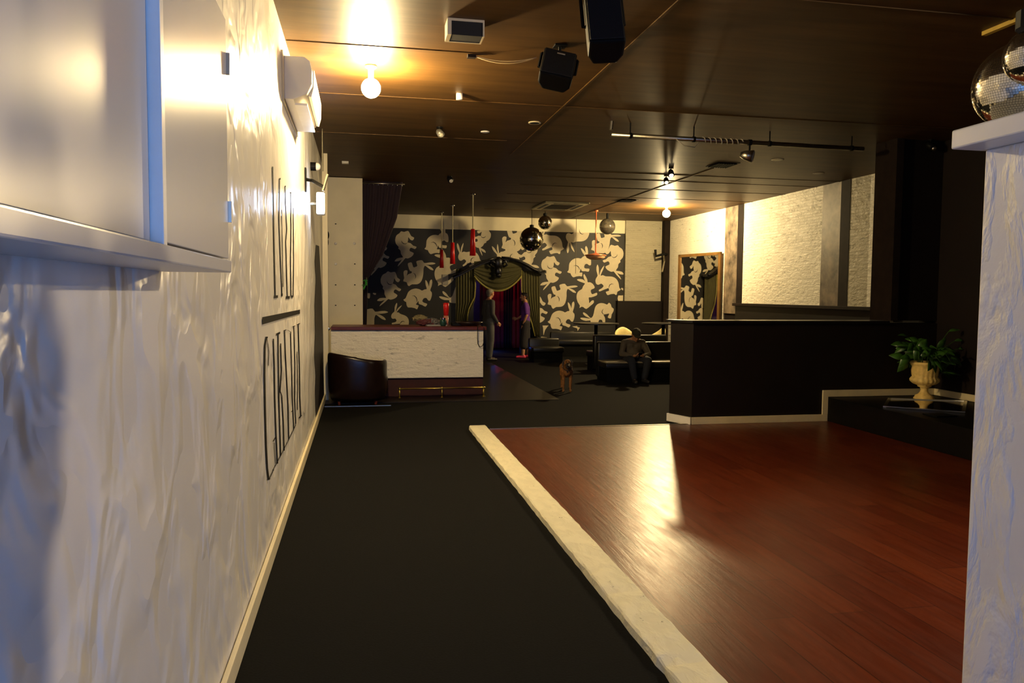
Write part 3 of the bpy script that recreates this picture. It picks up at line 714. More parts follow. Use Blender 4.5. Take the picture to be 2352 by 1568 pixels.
# ================================================================== AIR CONDITIONER ON THE LEFT WALL
ac = thing('air_conditioner', 'white split air conditioner mounted high on the left wall by the bright bulb', 'air conditioner', (-.5, 6.9, 3.1))
pr = [(-.57,3.40),(-.42,3.40),(-.375,3.37),(-.36,3.30),(-.362,3.20),(-.40,3.12),(-.50,3.075),(-.57,3.075)]
b = MB().slab([(x, 6.25, z) for x, z in pr], (0, 1.25, 0)); cs_ = b.build('casing', M['acw'], ac, bev=.008)
MB().slab([(-.372,6.36,3.125),(-.352,6.36,3.20),(-.350,6.36,3.33),(-.365,6.36,3.33),(-.368,6.36,3.21),(-.395,6.36,3.13)], (0, 1.12, 0)).build('front_panel', M['acw'], cs_, bev=.003)
MB().box(-.50,-.405,6.38,7.42,3.062,3.078).build('louvre', M['white'], cs_)
MB().box(-.60,-.568,6.18,7.55,3.04,3.42).build('back_plate', M['beige'], ac)
# ================================================================== BULBS
def bulb(label, px, py, r, strength, drop=.16):
    p = oZ(px, py, CH); t = thing('ceiling_lamp', label, 'lamp', (p.x, p.y, CH))
    MB().lathe([(.05,CH-.001),(.05,CH-.02),(.024,CH-.035),(.022,CH-drop+r*.7)], (p.x, p.y, 0), 16).build('holder', M['white'], t, True)
    MB().ball((p.x, p.y, CH-drop), r, 24, 16).build('bulb', emit('glowing bulb '+label[:12], WARM, strength), t, True)
    return p
bulb('bare glowing bulb on the ceiling above the left wall, the nearer of two', 852, 150, .085, 900, .20)
bulb('bare glowing bulb on the ceiling near the stone clad wall, the farther of two', 1531, 473, .085, 1300, .17)
# blue white floodlight on the left wall
fl = thing('wall_floodlight', 'bluish white glowing floodlight bracketed on the left wall', 'lamp', (-.5, 9.35, 2.7))
MB().box(-.50,-.40,9.30,9.46,2.50,2.76).build('housing', M['white'], fl, bev=.02)
MB().box(-.485,-.412,9.27,9.298,2.52,2.74).build('lens', emit('bluish floodlight lens', (.55,.72,1.0), P_WALL), fl, bev=.01)
MB().tube([(-.57,9.38,2.63),(-.48,9.38,2.63)], .02, 8).build('bracket', M['steel'], fl)
o = thing('dome_sensor', 'small white dome on a dark collar on the left wall above the floodlight', 'sensor', (-.5, 8.6, 2.95))
p = oL(714, 382)
MB().tube([(p.x-.02, p.y, p.z), (p.x+.06, p.y, p.z)], .05, 14).build('collar', M['plastic'], o)
MB().ball((p.x+.07, p.y, p.z), .045).build('dome', M['white'], o, True)
# television bracket on the left wall
tb = thing('tv_bracket', 'empty black arm bracket sticking out from the left wall', 'bracket', (-.5, 7.4, 2.65))
p = oL(701, 412); 
MB().box(p.x-.002, p.x+.012, p.y-.04, p.y+.04, p.z-.13, p.z+.12).build('wall_plate', M['plastic'], tb)
e_ = oX(744, 430, -.355)
MB().tube([(p.x+.01, p.y, p.z), (p.x+.07, p.y+.02, p.z-.005), (e_.x, e_.y, e_.z)], .018, 8).build('arm', M['plastic'], tb)
a_, c_ = oY(742, 438, e_.y-.02), oY(753, 400, e_.y-.02)
MB().tube([a_, c_], .014, 6).build('screen_plate', M['steel'], tb)
o = MB().tube([(-.455, 10.0, CH), (-.455, 10.0, 3.10)], .008, 6).build('hanging_chain', M['steel']); tag(o, 'thin vertical chain hanging from the ceiling along the left wall', 'chain')
# ================================================================== CEILING THINGS
def speaker(name, label, px, py, Y, w_, h_, d_, rx, rz, ry=0):
    c = oY(px, py, Y); t = thing(name, label, 'loudspeaker', tuple(c), 'ceiling hung loudspeakers')
    R4 = Matrix.Translation(c) @ Matrix.Rotation(rz, 4, 'Z') @ Matrix.Rotation(rx, 4, 'X') @ Matrix.Rotation(ry, 4, 'Y')
    b = MB(); pts = [(-w_/2,-d_/2),(w_/2,-d_/2),(w_/2*.98,d_*.15),(w_/2*.66,d_/2),(-w_/2*.66,d_/2),(-w_/2*.98,d_*.15)]
    b.prism(pts, -h_/2, h_/2); b.v = [tuple(R4 @ Vector(v)) for v in b.v]; cb_ = b.build('cabinet', M['plastic'], t, bev=.014)
    b = MB().box(-w_*.46, w_*.46, -d_/2-.010, -d_/2-.001, -h_*.46, h_*.46, R4); b.build('grille', mat('speaker grille', (.012,.012,.013), .55, ns=200, bs=.4, spec=.15), cb_, bev=.004)
    b = MB().box(-w_*.10, w_*.14, -d_/2-.013, -d_/2-.0102, h_*.30, h_*.345, R4); b.build('badge', M['label'], cb_)
    b = MB(); x = w_/2+.015
    for s_ in (-1, 1): b.tube([R4 @ Vector((s_*w_/2*.98, 0, 0)), R4 @ Vector((s_*x, 0, 0)), R4 @ Vector((s_*x, .0, h_*.56))], .012, 6)
    top = R4 @ Vector((0, 0, h_*.56)); b.tube([R4 @ Vector((-x, 0, h_*.56)), R4 @ Vector((x, 0, h_*.56))], .012, 6)
    b.tube([top, (top.x, top.y, CH)], .014, 8).box(top.x-.05, top.x+.05, top.y-.05, top.y+.05, CH-.012, CH)
    b.build('yoke', M['plastic'], t)
    return t
speaker('loudspeaker', 'large black loudspeaker hung from the ceiling at the top of the view', 1386, 60, 4.75, .225, .42, .20, -.42, -.22, -.06)
speaker('loudspeaker', 'small black loudspeaker hung from the ceiling between the large one and the bulb', 1279, 163, 6.2, .27, .25, .20, -.40, -.10, .22)
vb = thing('ceiling_box', 'beige surface-mounted box with a dark opening on the ceiling near the large loudspeaker', 'ceiling box', (.85, 6.1, CH))
c0 = oZ(1070, 72, CH-.08); dx, dy = c0.x-.79, c0.y-6.0
b = MB().box(.65,.68,5.97,6.15,CH-.12,CH).box(.68,.925,5.97,6.15,CH-.018,CH).box(.68,.925,6.13,6.15,CH-.12,CH-.018).box(.913,.925,5.97,6.13,CH-.12,CH-.018)
b.v = [(x+dx, y+dy, z) for x, y, z in b.v]; b.build('frame', M['beige'], vb)
MB().box(.682+dx,.911+dx,5.974+dy,6.128+dy,CH-.118,CH-.020).build('dark_front', M['dark'], vb)
def small(name, label, cat, px, py, fn, m_, group=None, z=CH):
    p = oZ(px, py, z); b = MB(); fn(b, p); o = b.build(name, m_, None, True); return tag(o, label, cat, group)
disc = lambda r, h: (lambda b, p: b.lathe([(r, CH-.0005), (r, CH-h*.6), (r*.75, CH-h)], (p.x, p.y, 0), 20))
small('ceiling_sensor', 'small pale cube sensor on the ceiling beside a board joint', 'sensor', 1055, 215, lambda b, p: b.box(p.x-.03, p.x+.03, p.y-.03, p.y+.03, CH-.06, CH), M['white'])
small('ceiling_rose', 'flat white disc on the ceiling left of the open downlight hole', 'downlight', 1114, 302, disc(.055, .012), M['white'])
small('ceiling_rose', 'small square white sensor on the ceiling above the cream panel', 'sensor', 793, 371, lambda b, p: b.box(p.x-.05, p.x+.05, p.y-.05, p.y+.05, CH-.03, CH), M['white'])
small('ceiling_rose', 'pale disc on the dark ceiling right of the spotlight pipe clamp', 'downlight', 1786, 366, disc(.09, .012), M['cream'], 'dim ceiling discs')
small('ceiling_rose', 'faint disc on the dark ceiling near the stone clad wall top', 'downlight', 1880, 397, disc(.09, .01), mat('dull disc', (.25,.20,.14), .5), 'dim ceiling discs')
def ringfn(b, p):
    n = 24
    for k in range(n):
        pass
    b.lathe([(.075, CH-.0005), (.075, CH-.010), (.055, CH-.010), (.055, CH-.0015)], (p.x, p.y, 0), 24)
dl = thing('downlight_hole', 'open round downlight hole with a pale rim in the ceiling', 'downlight', tuple(oZ(1228, 281, CH)))
p = oZ(1228, 281, CH)
MB().lathe([(.075, CH-.0005), (.075, CH-.010), (.058, CH-.010)], (p.x, p.y, 0), 24).build('rim', M['beige'], dl, True)
MB().lathe([(.056, CH-.0095), (.056, CH-.011)], (p.x, p.y, 0), 24).build('hole', M['dark'], dl)
def track_head(name, label, px, py, drop, r, m_, aim=(.3,-.6,-.6), glow=0):
    p = oZ(px, py, CH-drop); t = thing(name, label, 'spotlight', (p.x, p.y, CH))
    MB().tube([(p.x, p.y, CH), (p.x, p.y, p.z)], .010, 8).lathe([(.04, CH-.001), (.04, CH-.015)], (p.x, p.y, 0), 12).build('stem', M['plastic'], t)
    a = Vector(aim).normalized()
    MB().tube([p-a*r*1.2, p-a*r*.6, p+a*r*1.1], [r*.5, r*.85, r], 16).build('can', m_, t, True)
    MB().ball(p+a*r*1.05, r*.7, 12, 8).build('lamp_glass', glow or M['glassy'], t, True)
track_head('ceiling_spotlight', 'small grey spotlight on the ceiling below the nearer bulb, left of the white disc', 1010, 305, .07, .045, mat('grey spotlight', (.18,.17,.14), .35, .4))
track_head('ceiling_spotlight', 'small spotlight with a bright glass on the dark ceiling left of the red lamps', 1033, 411, .05, .05, M['plastic'], glow=mat('shiny glass', (.8,.75,.6), .15))
track_head('ceiling_spotlight', 'tiny spotlight glinting at the top of the black side wall', 2137, 335, .08, .05, M['plastic'], glow=M['steel'])
warmglow = emit('small warm spot', (1,.85,.55), 3)
track_head('ceiling_spotlight', 'tiny lit spotlight on the ceiling, the rear one of two beside the long pipe', 1541, 397, .08, .05, M['plastic'], (-.1,-.6,-.8), warmglow)
track_head('ceiling_spotlight', 'tiny lit spotlight on the ceiling, the one nearest the farther bulb', 1530, 414, .08, .045, M['plastic'], (-.1,-.6,-.8), warmglow)
# pipe with clamp spotlight
pp_ = thing('lighting_pipe', 'long steel lighting pipe hung under the dark ceiling', 'pipe', (4.8, 9.3, 3.5))
PZ = 3.47; pa, pb = oZ(1404, 309, PZ), oZ(1983, 342, PZ)
MB().tube([pa, pb], .027, 14).build('tube', M['steel'], pp_, True)
for t in (.07, .31, .61, .95):
    q = pa.lerp(pb, t); MB().tube([q+Vector((0,0,.02)), (q.x, q.y, CH)], .008, 6).tube([q-(pb-pa).normalized()*.015, q+(pb-pa).normalized()*.015], .034, 14).build('clamp', M['plastic'], pp_)
MB().tube([pa+Vector((-.01,-.02,.05)), pa+Vector((-.0,-.02,CH-PZ))], .022, 8).build('end_bracket', M['steel'], pp_)
wr = []
for k in range(60):
    t = .34+.16*k/59; q = pa.lerp(pb, t); a = k*.8; wr.append(q+Vector((0, math.cos(a)*.033, math.sin(a)*.033)))
tag(MB().tube([pa.lerp(pb,.24)+Vector((0,-.03,-.02)), pa.lerp(pb,.27)+Vector((0,-.035,-.09)), pa.lerp(pb,.31)+Vector((0,-.035,-.10))]+wr, .006, 6).build('power_cord', mat('grey cord', (.25,.22,.18), .5), None, True), 'thin cord wound around the long lighting pipe', 'cord')
q = pa.lerp(pb, .53); ps = thing('clamp_spotlight', 'par spotlight clamped under the long lighting pipe', 'spotlight', tuple(q))
MB().tube([q-Vector((.02,0,0)), q+Vector((.02,0,0))], .036, 12).tube([q, q-Vector((0,0,.10))], .012, 8).build('clamp', M['plastic'], ps)
c0 = q-Vector((0.02,0,.16)); a = Vector((.75,-.5,-.2)).normalized()
MB().tube([c0-a*.09, c0-a*.04, c0+a*.06], [.03,.055,.075], 18).build('can', M['steel'], ps, True)
MB().tube([c0+a*.055, c0+a*.068], [.068,.062], 18).build('lens', M['glassy'], ps, True)
# cables between ceiling and speaker
q0 = oZ(1087, 127, CH-.005); q1 = oY(1232, 132, 6.35)
for k, nm in enumerate(('upper of two thin cables drooping from the ceiling to the small loudspeaker', 'lower of two thin cables drooping from the ceiling to the small loudspeaker')):
    mid = (q0+q1)/2 - Vector((0,0,.08+.035*k)); pts = []
    for i in range(15):
        t = i/14; pts.append((1-t)**2*q0 + 2*t*(1-t)*mid + t*t*q1)
    tag(MB().tube(pts, .004, 6).build('speaker_cable', mat('tan cable', (.40,.30,.16), .4), None, True), nm, 'cable')
o = MB().box(q0.x-.05, q0.x+.02, q0.y-.03, q0.y+.02, CH-.03, CH).build('cable_box', M['post']); tag(o, 'small brown junction block on the ceiling where the speaker cables start', 'junction box')
# ceiling grilles
for k, (px, py, lab) in enumerate(((1660, 378, 'slatted dark vent grille on the ceiling under the long pipe'), (1440, 460, 'slatted dark vent grille on the ceiling near the farther bulb'))):
    p = oZ(px, py, CH); t = thing('ceiling_vent', lab, 'vent', (p.x, p.y, CH), 'ceiling vents')
    MB().box(p.x-.18, p.x+.18, p.y-.22, p.y+.22, CH-.006, CH).build('frame', M['post'], t)
    for i in range(8): MB().box(p.x-.15+.04*i, p.x-.135+.04*i, p.y-.19, p.y+.19, CH-.022, CH-.006).build('slat', M['plastic'], t)
# cassette air conditioner
cx_, cy_ = 4.45, 17.25
cs = thing('ceiling_cassette', 'square cream air conditioning cassette in the ceiling before the mural', 'air conditioner', (cx_, cy_, CH))
MB().box(cx_-.50, cx_+.50, cy_-.72, cy_+.72, CH-.035, CH).build('fascia', mat('dingy cassette cream', (.42,.38,.22), .45), cs, bev=.01)
MB().box(cx_-.28, cx_+.28, cy_-.42, cy_+.42, CH-.042, CH-.0352).build('return_grille', M['post'], cs)
for x0, x1, y0, y1 in ((-.28,.28,-.62,-.54),(-.28,.28,.54,.62),(-.43,-.36,-.45,.45),(.36,.43,-.45,.45)):
    MB().box(cx_+x0, cx_+x1, cy_+y0, cy_+y1, CH-.040, CH-.0352).build('louvre', M['dark'], cs)
# yellow batten
tag(MB().box(4.64, 4.68, 2.4, 5.23, CH-.03, CH).build('yellow_batten', M['yellow']), 'thin yellow batten on the dark ceiling above the mirror balls', 'batten')
# ================================================================== PENDANTS
def red_pendant(label, px, ytop, ybot, Y, wt, wb, cy_):
    a, c_ = oY(px, ytop, Y), oY(px, ybot, Y); t = thing('pendant_lamp', label, 'pendant lamp', (a.x, Y, CH), 'red pendant lamps over the bar')
    MB().tube([(a.x, Y, CH-.01), (a.x, Y, a.z)], .011, 8).build('cord', mat('pale twisted cord', (.45,.40,.22), .5), t)
    MB().lathe([(.05, CH-.001), (.05, CH-.02), (.015, CH-.03)], (a.x, Y, 0), 16).build('canopy', M['chrome'], t, True)
    MB().lathe([(wb, c_.z), (wt, a.z), (wt*.5, a.z+.004)], (a.x, Y, 0), 24).build('shade', M['red'], t, True)
red_pendant('red tube pendant lamp, rightmost and nearest of the three', 1086, 526, 587, 15.7, .040, .062, 1)
red_pendant('red tube pendant lamp, middle of the three', 1039.5, 557, 606, 17.8, .042, .060, 1)
red_pendant('red tube pendant lamp, leftmost and farthest of the three', 1014.5, 573, 615, 19.4, .035, .055, 1)
cp = thing('pendant_lamp', 'wide shallow copper pendant lamp in front of the mural', 'pendant lamp', (5.5, 18, CH))
p = oY(1368, 586, 18.0)
MB().tube([(p.x, 18, CH), (p.x, 18, p.z+.05)], .016, 8).lathe([(.05, CH-.001), (.05, CH-.03)], (p.x, 18, 0), 14).build('rod', M['copper'], cp, True)
MB().lathe([(.02,p.z+.06),(.10,p.z+.035),(.25,p.z+.01),(.268,p.z-.012)], (p.x, 18, 0), 32).build('shade', M['copper'], cp, True)
MB().lathe([(.24,p.z-.013),(.22,p.z-.06),(.14,p.z-.10),(.04,p.z-.115)], (p.x, 18, 0), 32).build('diffuser', mat('peach diffuser', (.62,.33,.17), .4), cp, True)
gp = thing('pendant_lamp', 'smoky glass globe pendant lamp close to the ceiling in front of the mural', 'pendant lamp', (6.0, 18.6, CH))
p = oY(1395, 520, 18.6); m_, t_n, b_ = nt('smoky glass'); b_.inputs['Base Color'].default_value = (.22,.20,.16,1); b_.inputs['Transmission Weight'].default_value = .8; b_.inputs['Roughness'].default_value = .12
MB().ball((p.x, 18.6, p.z), .2, 24, 16).build('globe', m_, gp, True)
MB().tube([(p.x, 18.6, CH), (p.x, 18.6, p.z+.18)], .03, 10).build('stem', M['plastic'], gp)
pb2 = oY(1322, 628, 19.0); o = MB().tube([(pb2.x, 19.0, CH), pb2], .006, 6).build('bare_cord', mat('dark cord', (.08,.06,.03), .6)); tag(o, 'bare cord hanging in front of the mural, left of the copper lamp', 'cord')
# mirror balls
def mirror_ball(label, c, r, hang=None, rows=22, group='mirror balls'):
    t = thing('mirror_ball', label, 'mirror ball', tuple(c), group); b = MB(); rr = random.Random(int(c[0]*100))
    for j in range(rows):
        a0, a1 = PI*j/rows, PI*(j+1)/rows; n = max(5, int(2*PI*math.sin((a0+a1)/2)*rows/PI))
        for k in range(n):
            t0, t1 = 2*PI*(k+.05)/n, 2*PI*(k+.95)/n; e = (a1-a0)*.05
            q = []
            for a, th in ((a0+e, t0), (a0+e, t1), (a1-e, t1), (a1-e, t0)):
                q.append(Vector((math.sin(a)*math.cos(th), math.sin(a)*math.sin(th), math.cos(a))))
            m0 = sum(q, Vector())/4; ax = Vector((rr.uniform(-1,1), rr.uniform(-1,1), rr.uniform(-1,1))).normalized()
            Rj = Matrix.Rotation(rr.uniform(0, .035), 3, ax)
            b.add([Vector(c) + (m0 + Rj @ (v-m0))*r*1.004 for v in q], [(0,1,2,3)])
    MB().ball(c, r*.985, 32, 20).build('core', M['dark'], t, True)
    b.build('mirror_tiles', M['facet'], t)
    if hang: MB().tube([(c[0], c[1], CH), (c[0], c[1], c[2]+r)], .006, 6).lathe([(.05, c[2]+r+.0), (.05, c[2]+r+.05), (.02, c[2]+r+.06)], (c[0], c[1], 0), 14).build('motor', M['plastic'], t)
    return t
_q = oX(2333, 213, 2.20); BC = (2.20, min(_q.y, 2.30), 2.175+.145); _q2 = oX(2374, 128, 1.95)
mirror_ball('large mirror ball resting on the white ledge of the right partition', BC, .145, None, 56)
mirror_ball('smaller mirror ball hanging above the white ledge at the right edge', tuple(_q2), .080, True, 40)
p = oY(1221, 549, 18.3); mirror_ball('mirror ball hanging over the arch in front of the mural, the larger of the pair', tuple(p), .285, True, 26)
p = oY(1252, 511, 18.6); mirror_ball('mirror ball close to the ceiling behind the larger one, over the arch', tuple(p), .17, True, 20)
# ================================================================== MIRROR ON RIGHT WALL
mr = thing('wall_mirror', 'tall gilt framed mirror leaning out from the stone clad wall, reflecting the rabbits', 'mirror', (8.1, 18, 1.7))
A = oX(1658, 580, 8.22); A.z = 2.62
dirv = Vector((-math.sin(math.radians(12.5)), math.cos(math.radians(12.5)), 0))
# far end where the sight line of the left frame edge meets the mirror plane
d = ray(1560, 600); s_ = (A.x*dirv.y - A.y*dirv.x)/(d.x*dirv.y - d.y*dirv.x); Bp = Vector((d.x*s_, d.y*s_, 0)); Lm = (Vector((Bp.x, Bp.y, 0))-Vector((A.x, A.y, 0))).length
nv = Vector((-dirv.y, dirv.x, 0))
def mq(u, z, o_): return Vector((A.x, A.y, 0)) + dirv*u + nv*o_ + Vector((0,0,z))
def mbox(u0, u1, z0, z1, o0, o1):
    b = MB(); vs = [mq(u, z, o_) for z in (z0, z1) for o_ in (o0, o1) for u in (u0, u1)]
    return b.add(vs, [(0,2,3,1),(4,5,7,6),(0,1,5,4),(2,6,7,3),(0,4,6,2),(1,3,7,5)])
zb, zt = .55, 2.62
mbox(.04, Lm-.04, zb+.04, zt-.04, .0, .012).build('glass', M['mirror'], mr)
gm = mat('gilt wood frame', (.16,.085,.025), .35, .3)
for a in ((0, .09, zb, zt), (Lm-.09, Lm, zb, zt), (.0, Lm, zt-.07, zt), (.0, Lm, zb, zb+.07)): mbox(a[0], a[1], a[2], a[3], -.01, .035).build('frame', gm, mr, bev=.006)
# bracket on the cladding panel
tb = thing('tv_bracket', 'empty black arm bracket on the stone clad panel painted dim at the back', 'bracket', (8.0, 20.0, 2.4))
pts = [(1505,573),(1507,588),(1526,583)]; Yb = BY-.45
MB().tube([oY(x, y, Yb) for x, y in pts], .035, 6).build('arm', M['plastic'], tb)
MB().tube([oY(1524,583,Yb), oY(1526,600,Yb+.1), oY(1521,624,Yb)], .022, 6).build('screen_plate', M['steel'], tb)
MB().tube([oY(1524,584,Yb), Vector((oY(1532,584,BY-.3).x, BY-.3, oY(1532,584,BY-.3).z))], .03, 6).build('wall_mount', M['plastic'], tb)
o = MB().box(2.11, 2.26, BY-.03, BY-.012, 1.86, 2.13).build('notice', M['paper']); tag(o, 'small white paper notice taped over a rabbit left of the arch', 'notice')
p0 = oY(1023, 642, BY-.02); o.location = (p0.x-2.185, 0, p0.z-1.995)
# ================================================================== URN, PLANT, STAGE MIRROR
UC = (6.94, 8.50)
ur = thing('urn', 'cream yellow classical urn planter with fluted bowl on the stage corner', 'urn', (UC[0], UC[1], .32))
fl_ = lambda t, z: 1+.035*math.cos(18*t) if .50 < z < .62 else (1+.02*math.cos(18*t) if .62 <= z < .74 else 1)
MB().lathe([(0.120,.3205),(0.120,.345),(0.108,.355),(0.102,.375),(0.068,.395),(0.048,.42),(0.042,.45),(0.046,.458),(0.048,.475),(0.078,.487),(0.080,.50),(0.080,.505),(0.132,.525),(0.164,.555),(0.166,.58),(0.148,.605),(0.140,.615),(0.148,.64),(0.154,.70),(0.150,.74),(0.172,.765),(0.178,.785),(0.164,.80),(0.144,.795),(0.140,.74)], (UC[0], UC[1], 0), 72, fl_).build('bowl', M['urn'], ur, True)
MB().lathe([(.138,.735),(.138,.755)], (UC[0], UC[1], 0), 24).build('soil', M['soil'], ur)
pl = thing('peace_lily', 'bushy dark green plant with broad leaves growing in the cream urn', 'plant', (UC[0], UC[1], .75))
rr = random.Random(21)
for k in range(88):
    a = rr.uniform(0, 2*PI); u = rr.random()**.6; rad = .03+.23*u; hgt = rr.uniform(.05, .34)*(1.15-.55*u)
    if k % 9 == 0: hgt = -.10; rad = rr.uniform(.17, .25); a = rr.uniform(-.9, .5)
    base = Vector((UC[0]+.06*math.cos(a), UC[1]+.06*math.sin(a), .755)); tip = Vector((UC[0]+rad*math.cos(a), UC[1]+rad*math.sin(a), .78+hgt))
    if k % 3 == 0: MB().tube([base, (base+tip)/2+Vector((0,0,.06)), tip], .004, 5).build('stem', M['leaf'], pl)
    dv = Vector((math.cos(a)+rr.uniform(-.8,.8), math.sin(a)+rr.uniform(-.8,.8), rr.uniform(-1.0,.6)))
    L = rr.uniform(.12, .20); up = Vector((rr.uniform(-.5,.5), -rr.uniform(.4,1.2), rr.uniform(.3,1)))
    v, f = leafpts(tip, dv, up, L, L*.55)
    v = [Vector((min(q.x, SX-.01), min(q.y, 8.86), max(q.z, .45))) for q in v]
    MB().add(v, f).build('leaf', M['leaf'], pl, True)
for ex, ez in ((-.30,.52),(-.36,.43),(.36,.46),(.27,.58),(.43,.36)):
    base = Vector((UC[0]+ex*.2, UC[1]-.03, .76)); tip = Vector((min(UC[0]+ex, SX-.06), UC[1]-.05, .60+ez))
    MB().tube([base, (base+tip)/2+Vector((0,0,.06)), tip], .004, 5).build('stem', M['leaf'], pl)
    v, f = leafpts(tip, Vector((ex, -.1, .12)), Vector((0,-.7,1)), .15, .055); v = [Vector((min(q.x, SX-.01), q.y, q.z)) for q in v]; MB().add(v, f).build('leaf', M['leaf'], pl, True)
sm = thing('floor_mirror', 'rectangular silver framed mirror lying flat on the stage in front of the urn', 'mirror', (6.7, 8.1, .32))
cs4 = [oZ(*p, .33) for p in ((2040,915.5),(2222,921.5),(2217,948),(2028,934.5))]
b = MB().slab([(q.x, q.y, .3215) for q in cs4], (0, 0, .012)); b.build('glass', M['mirror2'], sm)
for i in range(4):
    a, c_ = cs4[i], cs4[(i+1) % 4]; dd = (c_-a).normalized(); nn = Vector((-dd.y, dd.x, 0))*-.035
    MB().slab([(q.x, q.y, .3215) for q in (a, c_, c_+nn, a+nn)], (0,0,.022)).build('frame', M['chrome'], sm)
o = MB().box(6.05, 6.30, 7.2, 7.42, .3215, .335).build('floor_hatch', M['plastic']); tag(o, 'barely visible black hatch plate on the stage floor', 'hatch')
# ================================================================== BACK SEATING
def bench(name, label, x0, x1, y0, y1, seat, top, m_seat, flip=False, grp=None):
    t = thing(name, label, 'bench', ((x0+x1)/2, (y0+y1)/2, 0), grp)
    MB().box(x0+.03, x1-.03, y0+.05, y1-.02, 0.001, seat-.12).build('base', M['plastic'], t)
    yb = (y1-.14, y1) if not flip else (y0, y0+.14)
    ys = (y0, y1-.14) if not flip else (y0+.14, y1)
    if m_seat is M['vinyl_lit']:
        MB().box(x0, x1, ys[0], ys[1], seat-.119, seat-.028).build('seat_box', M['vinyl'], t, True, bev=.01)
        MB().box(x0, x1, ys[0], ys[1], seat-.0275, seat).build('seat', m_seat, t, True, bev=.012)  # thin top layer whose paler colour paints the light on the seat
    else: MB().box(x0, x1, ys[0], ys[1], seat-.119, seat).build('seat', m_seat, t, True, bev=.02)
    MB().box(x0, x1, yb[0], yb[1], .05, top).build('backrest', M['vinyl'], t, True, bev=.03)
    return t
bench('bench', 'black vinyl bench with seat top painted lit that the person in the cap sits on', 4.38, 6.4, 13.45, 14.10, .38, .715, M['vinyl_lit'])
bench('bench', 'long black booth back running behind the seated person, with table above it', 4.72, 6.3, 15.3, 15.9, .42, .775, M['vinyl'], True)
bench('bench', 'low black bench below the mural between the arch and the booth', 3.95, 4.70, 17.6, 18.2, .36, .55, M['vinyl'])
bench('bench', 'black bench under the right side of the mural behind the tables', 4.9, 6.6, 19.3, 19.9, .42, .62, M['vinyl'])
def table(label, x, y, z, r):
    t = thing('bar_table', label, 'table', (x, y, 0), 'black high tables at the back')
    MB().lathe([(r, z-.025), (r, z), (r*.97, z+.003)], (x, y, 0), 32).build('table_top', M['blackg'], t)
    MB().tube([(x, y, .02), (x, y, z-.03)], .04, 12).build('pole', M['plastic'], t, True)
    MB().lathe([(.24, 0.001), (.24, .015), (.06, .03)], (x, y, 0), 24).build('foot_plate', M['plastic'], t)
table('round black high table under the copper lamp, in front of the mural', 5.28, 17.0, .955, .52)
table('round black high table partly hidden by the low wall, before the back dado', 6.95, 17.1, .955, .50)
def shell_chair(label, x, y, rot):
    t = thing('shell_chair', label, 'chair', (x, y, 0), 'cream shell chairs')
    m_ = mat('cream chair plastic', (.62,.53,.24), .45)
    o = tub(x, y, .25, .25, .06, .46, lambda u: .58+.24*math.exp(-((u-.5)/.26)**2), rot, 30, .9).build('shell', m_, t, True)
    MB().lathe([(.20,.44),(.21,.47)], (x, y, 0), 24).build('seat', m_, t, True)
    for a in (45,135,225,315):
        a = math.radians(a); MB().tube([(x+.14*math.cos(a), y+.14*math.sin(a), .45), (x+.22*math.cos(a), y+.22*math.sin(a), .001)], .012, 8).build('leg', M['plastic'], t)
shell_chair('cream shell chair showing just above the seated person\'s shoulder, its back to the mural', oY(1437, 765, 17.9).x, 17.9, math.radians(90))
shell_chair('cream shell chair seen side-on behind the second high table', oY(1503, 765, 17.9).x, 17.9, math.radians(0))
# ================================================================== PEOPLE
def hand(b, w_, d, palm_n, s=1.0, curl=.5, side=1):
    """palm and five fingers: w_ wrist, d direction of the hand, palm_n palm normal"""
    d = Vector(d).normalized(); n = Vector(palm_n).normalized(); n = (n-d*n.dot(d)).normalized(); x = d.cross(n)*side
    w_ = Vector(w_)
    b.cap(w_, w_+d*.045*s, .022*s, .026*s)
    for k, (ox, L) in enumerate(((-.030,.066),(-.010,.075),(.010,.071),(.030,.055))):
        p0 = w_+d*.05*s+x*ox*s; b.cap(w_+d*.03*s+x*ox*.8*s, p0+d*.03*s, .013*s, .011*s, 8)
        p1 = p0+d*.03*s; d1 = (d*math.cos(curl)+n*math.sin(curl)); p2 = p1+d1*L*.5*s; d2 = (d*math.cos(curl*2)+n*math.sin(curl*2)); p3 = p2+d2*L*.45*s
        b.cap(p1, p2, .0095*s, .009*s, 8); b.cap(p2, p3, .009*s, .0075*s, 8)
    t0 = w_+d*.02*s-x*.022*s; t1 = t0+(d*.6-x*.6+n*.45).normalized()*.040*s; t2 = t1+(d*.9-x*.1+n*.5).normalized()*.032*s
    b.cap(t0, t1, .015*s, .012*s, 8); b.cap(t1, t2, .0115*s, .009*s, 8)
def head(b, c, fwd, up, s=1.0):
    c = Vector(c); f = Vector(fwd).normalized(); u = Vector(up); u = (u-f*u.dot(f)).normalized(); r = f.cross(u)
    def P(x, y, z): return c + r*x*s + f*y*s + u*z*s
    b.cap(P(0,-.018,.025), P(0,.022,.028), .080*s, .074*s, 16)   # skull
    b.cap(P(0,.035,-.03), P(0,.045,-.062), .056*s, .040*s, 14)     # jaw
    b.cap(P(0,.03,-.055), P(0,.066,-.082), .035*s, .022*s, 10)      # chin
    b.cap(P(0,.090,.015), P(0,.108,-.018), .009*s, .014*s, 8)       # nose
    b.cap(P(-.028,.072,.028), P(.028,.072,.028), .016*s, .016*s, 8) # brow
    b.cap(P(-.02,.082,-.048), P(.02,.082,-.048), .009*s, .009*s, 8) # lips
    for q in (-1, 1): b.cap(P(q*.078,-.005,.02), P(q*.080,-.004,-.02), .015*s, .011*s, 8); b.cap(P(q*.04,.06,-.01), P(q*.045,.05,-.03), .022*s, .02*s, 8)
    return P
SK = mat('skin', (.42,.20,.10), .5, var=.08)
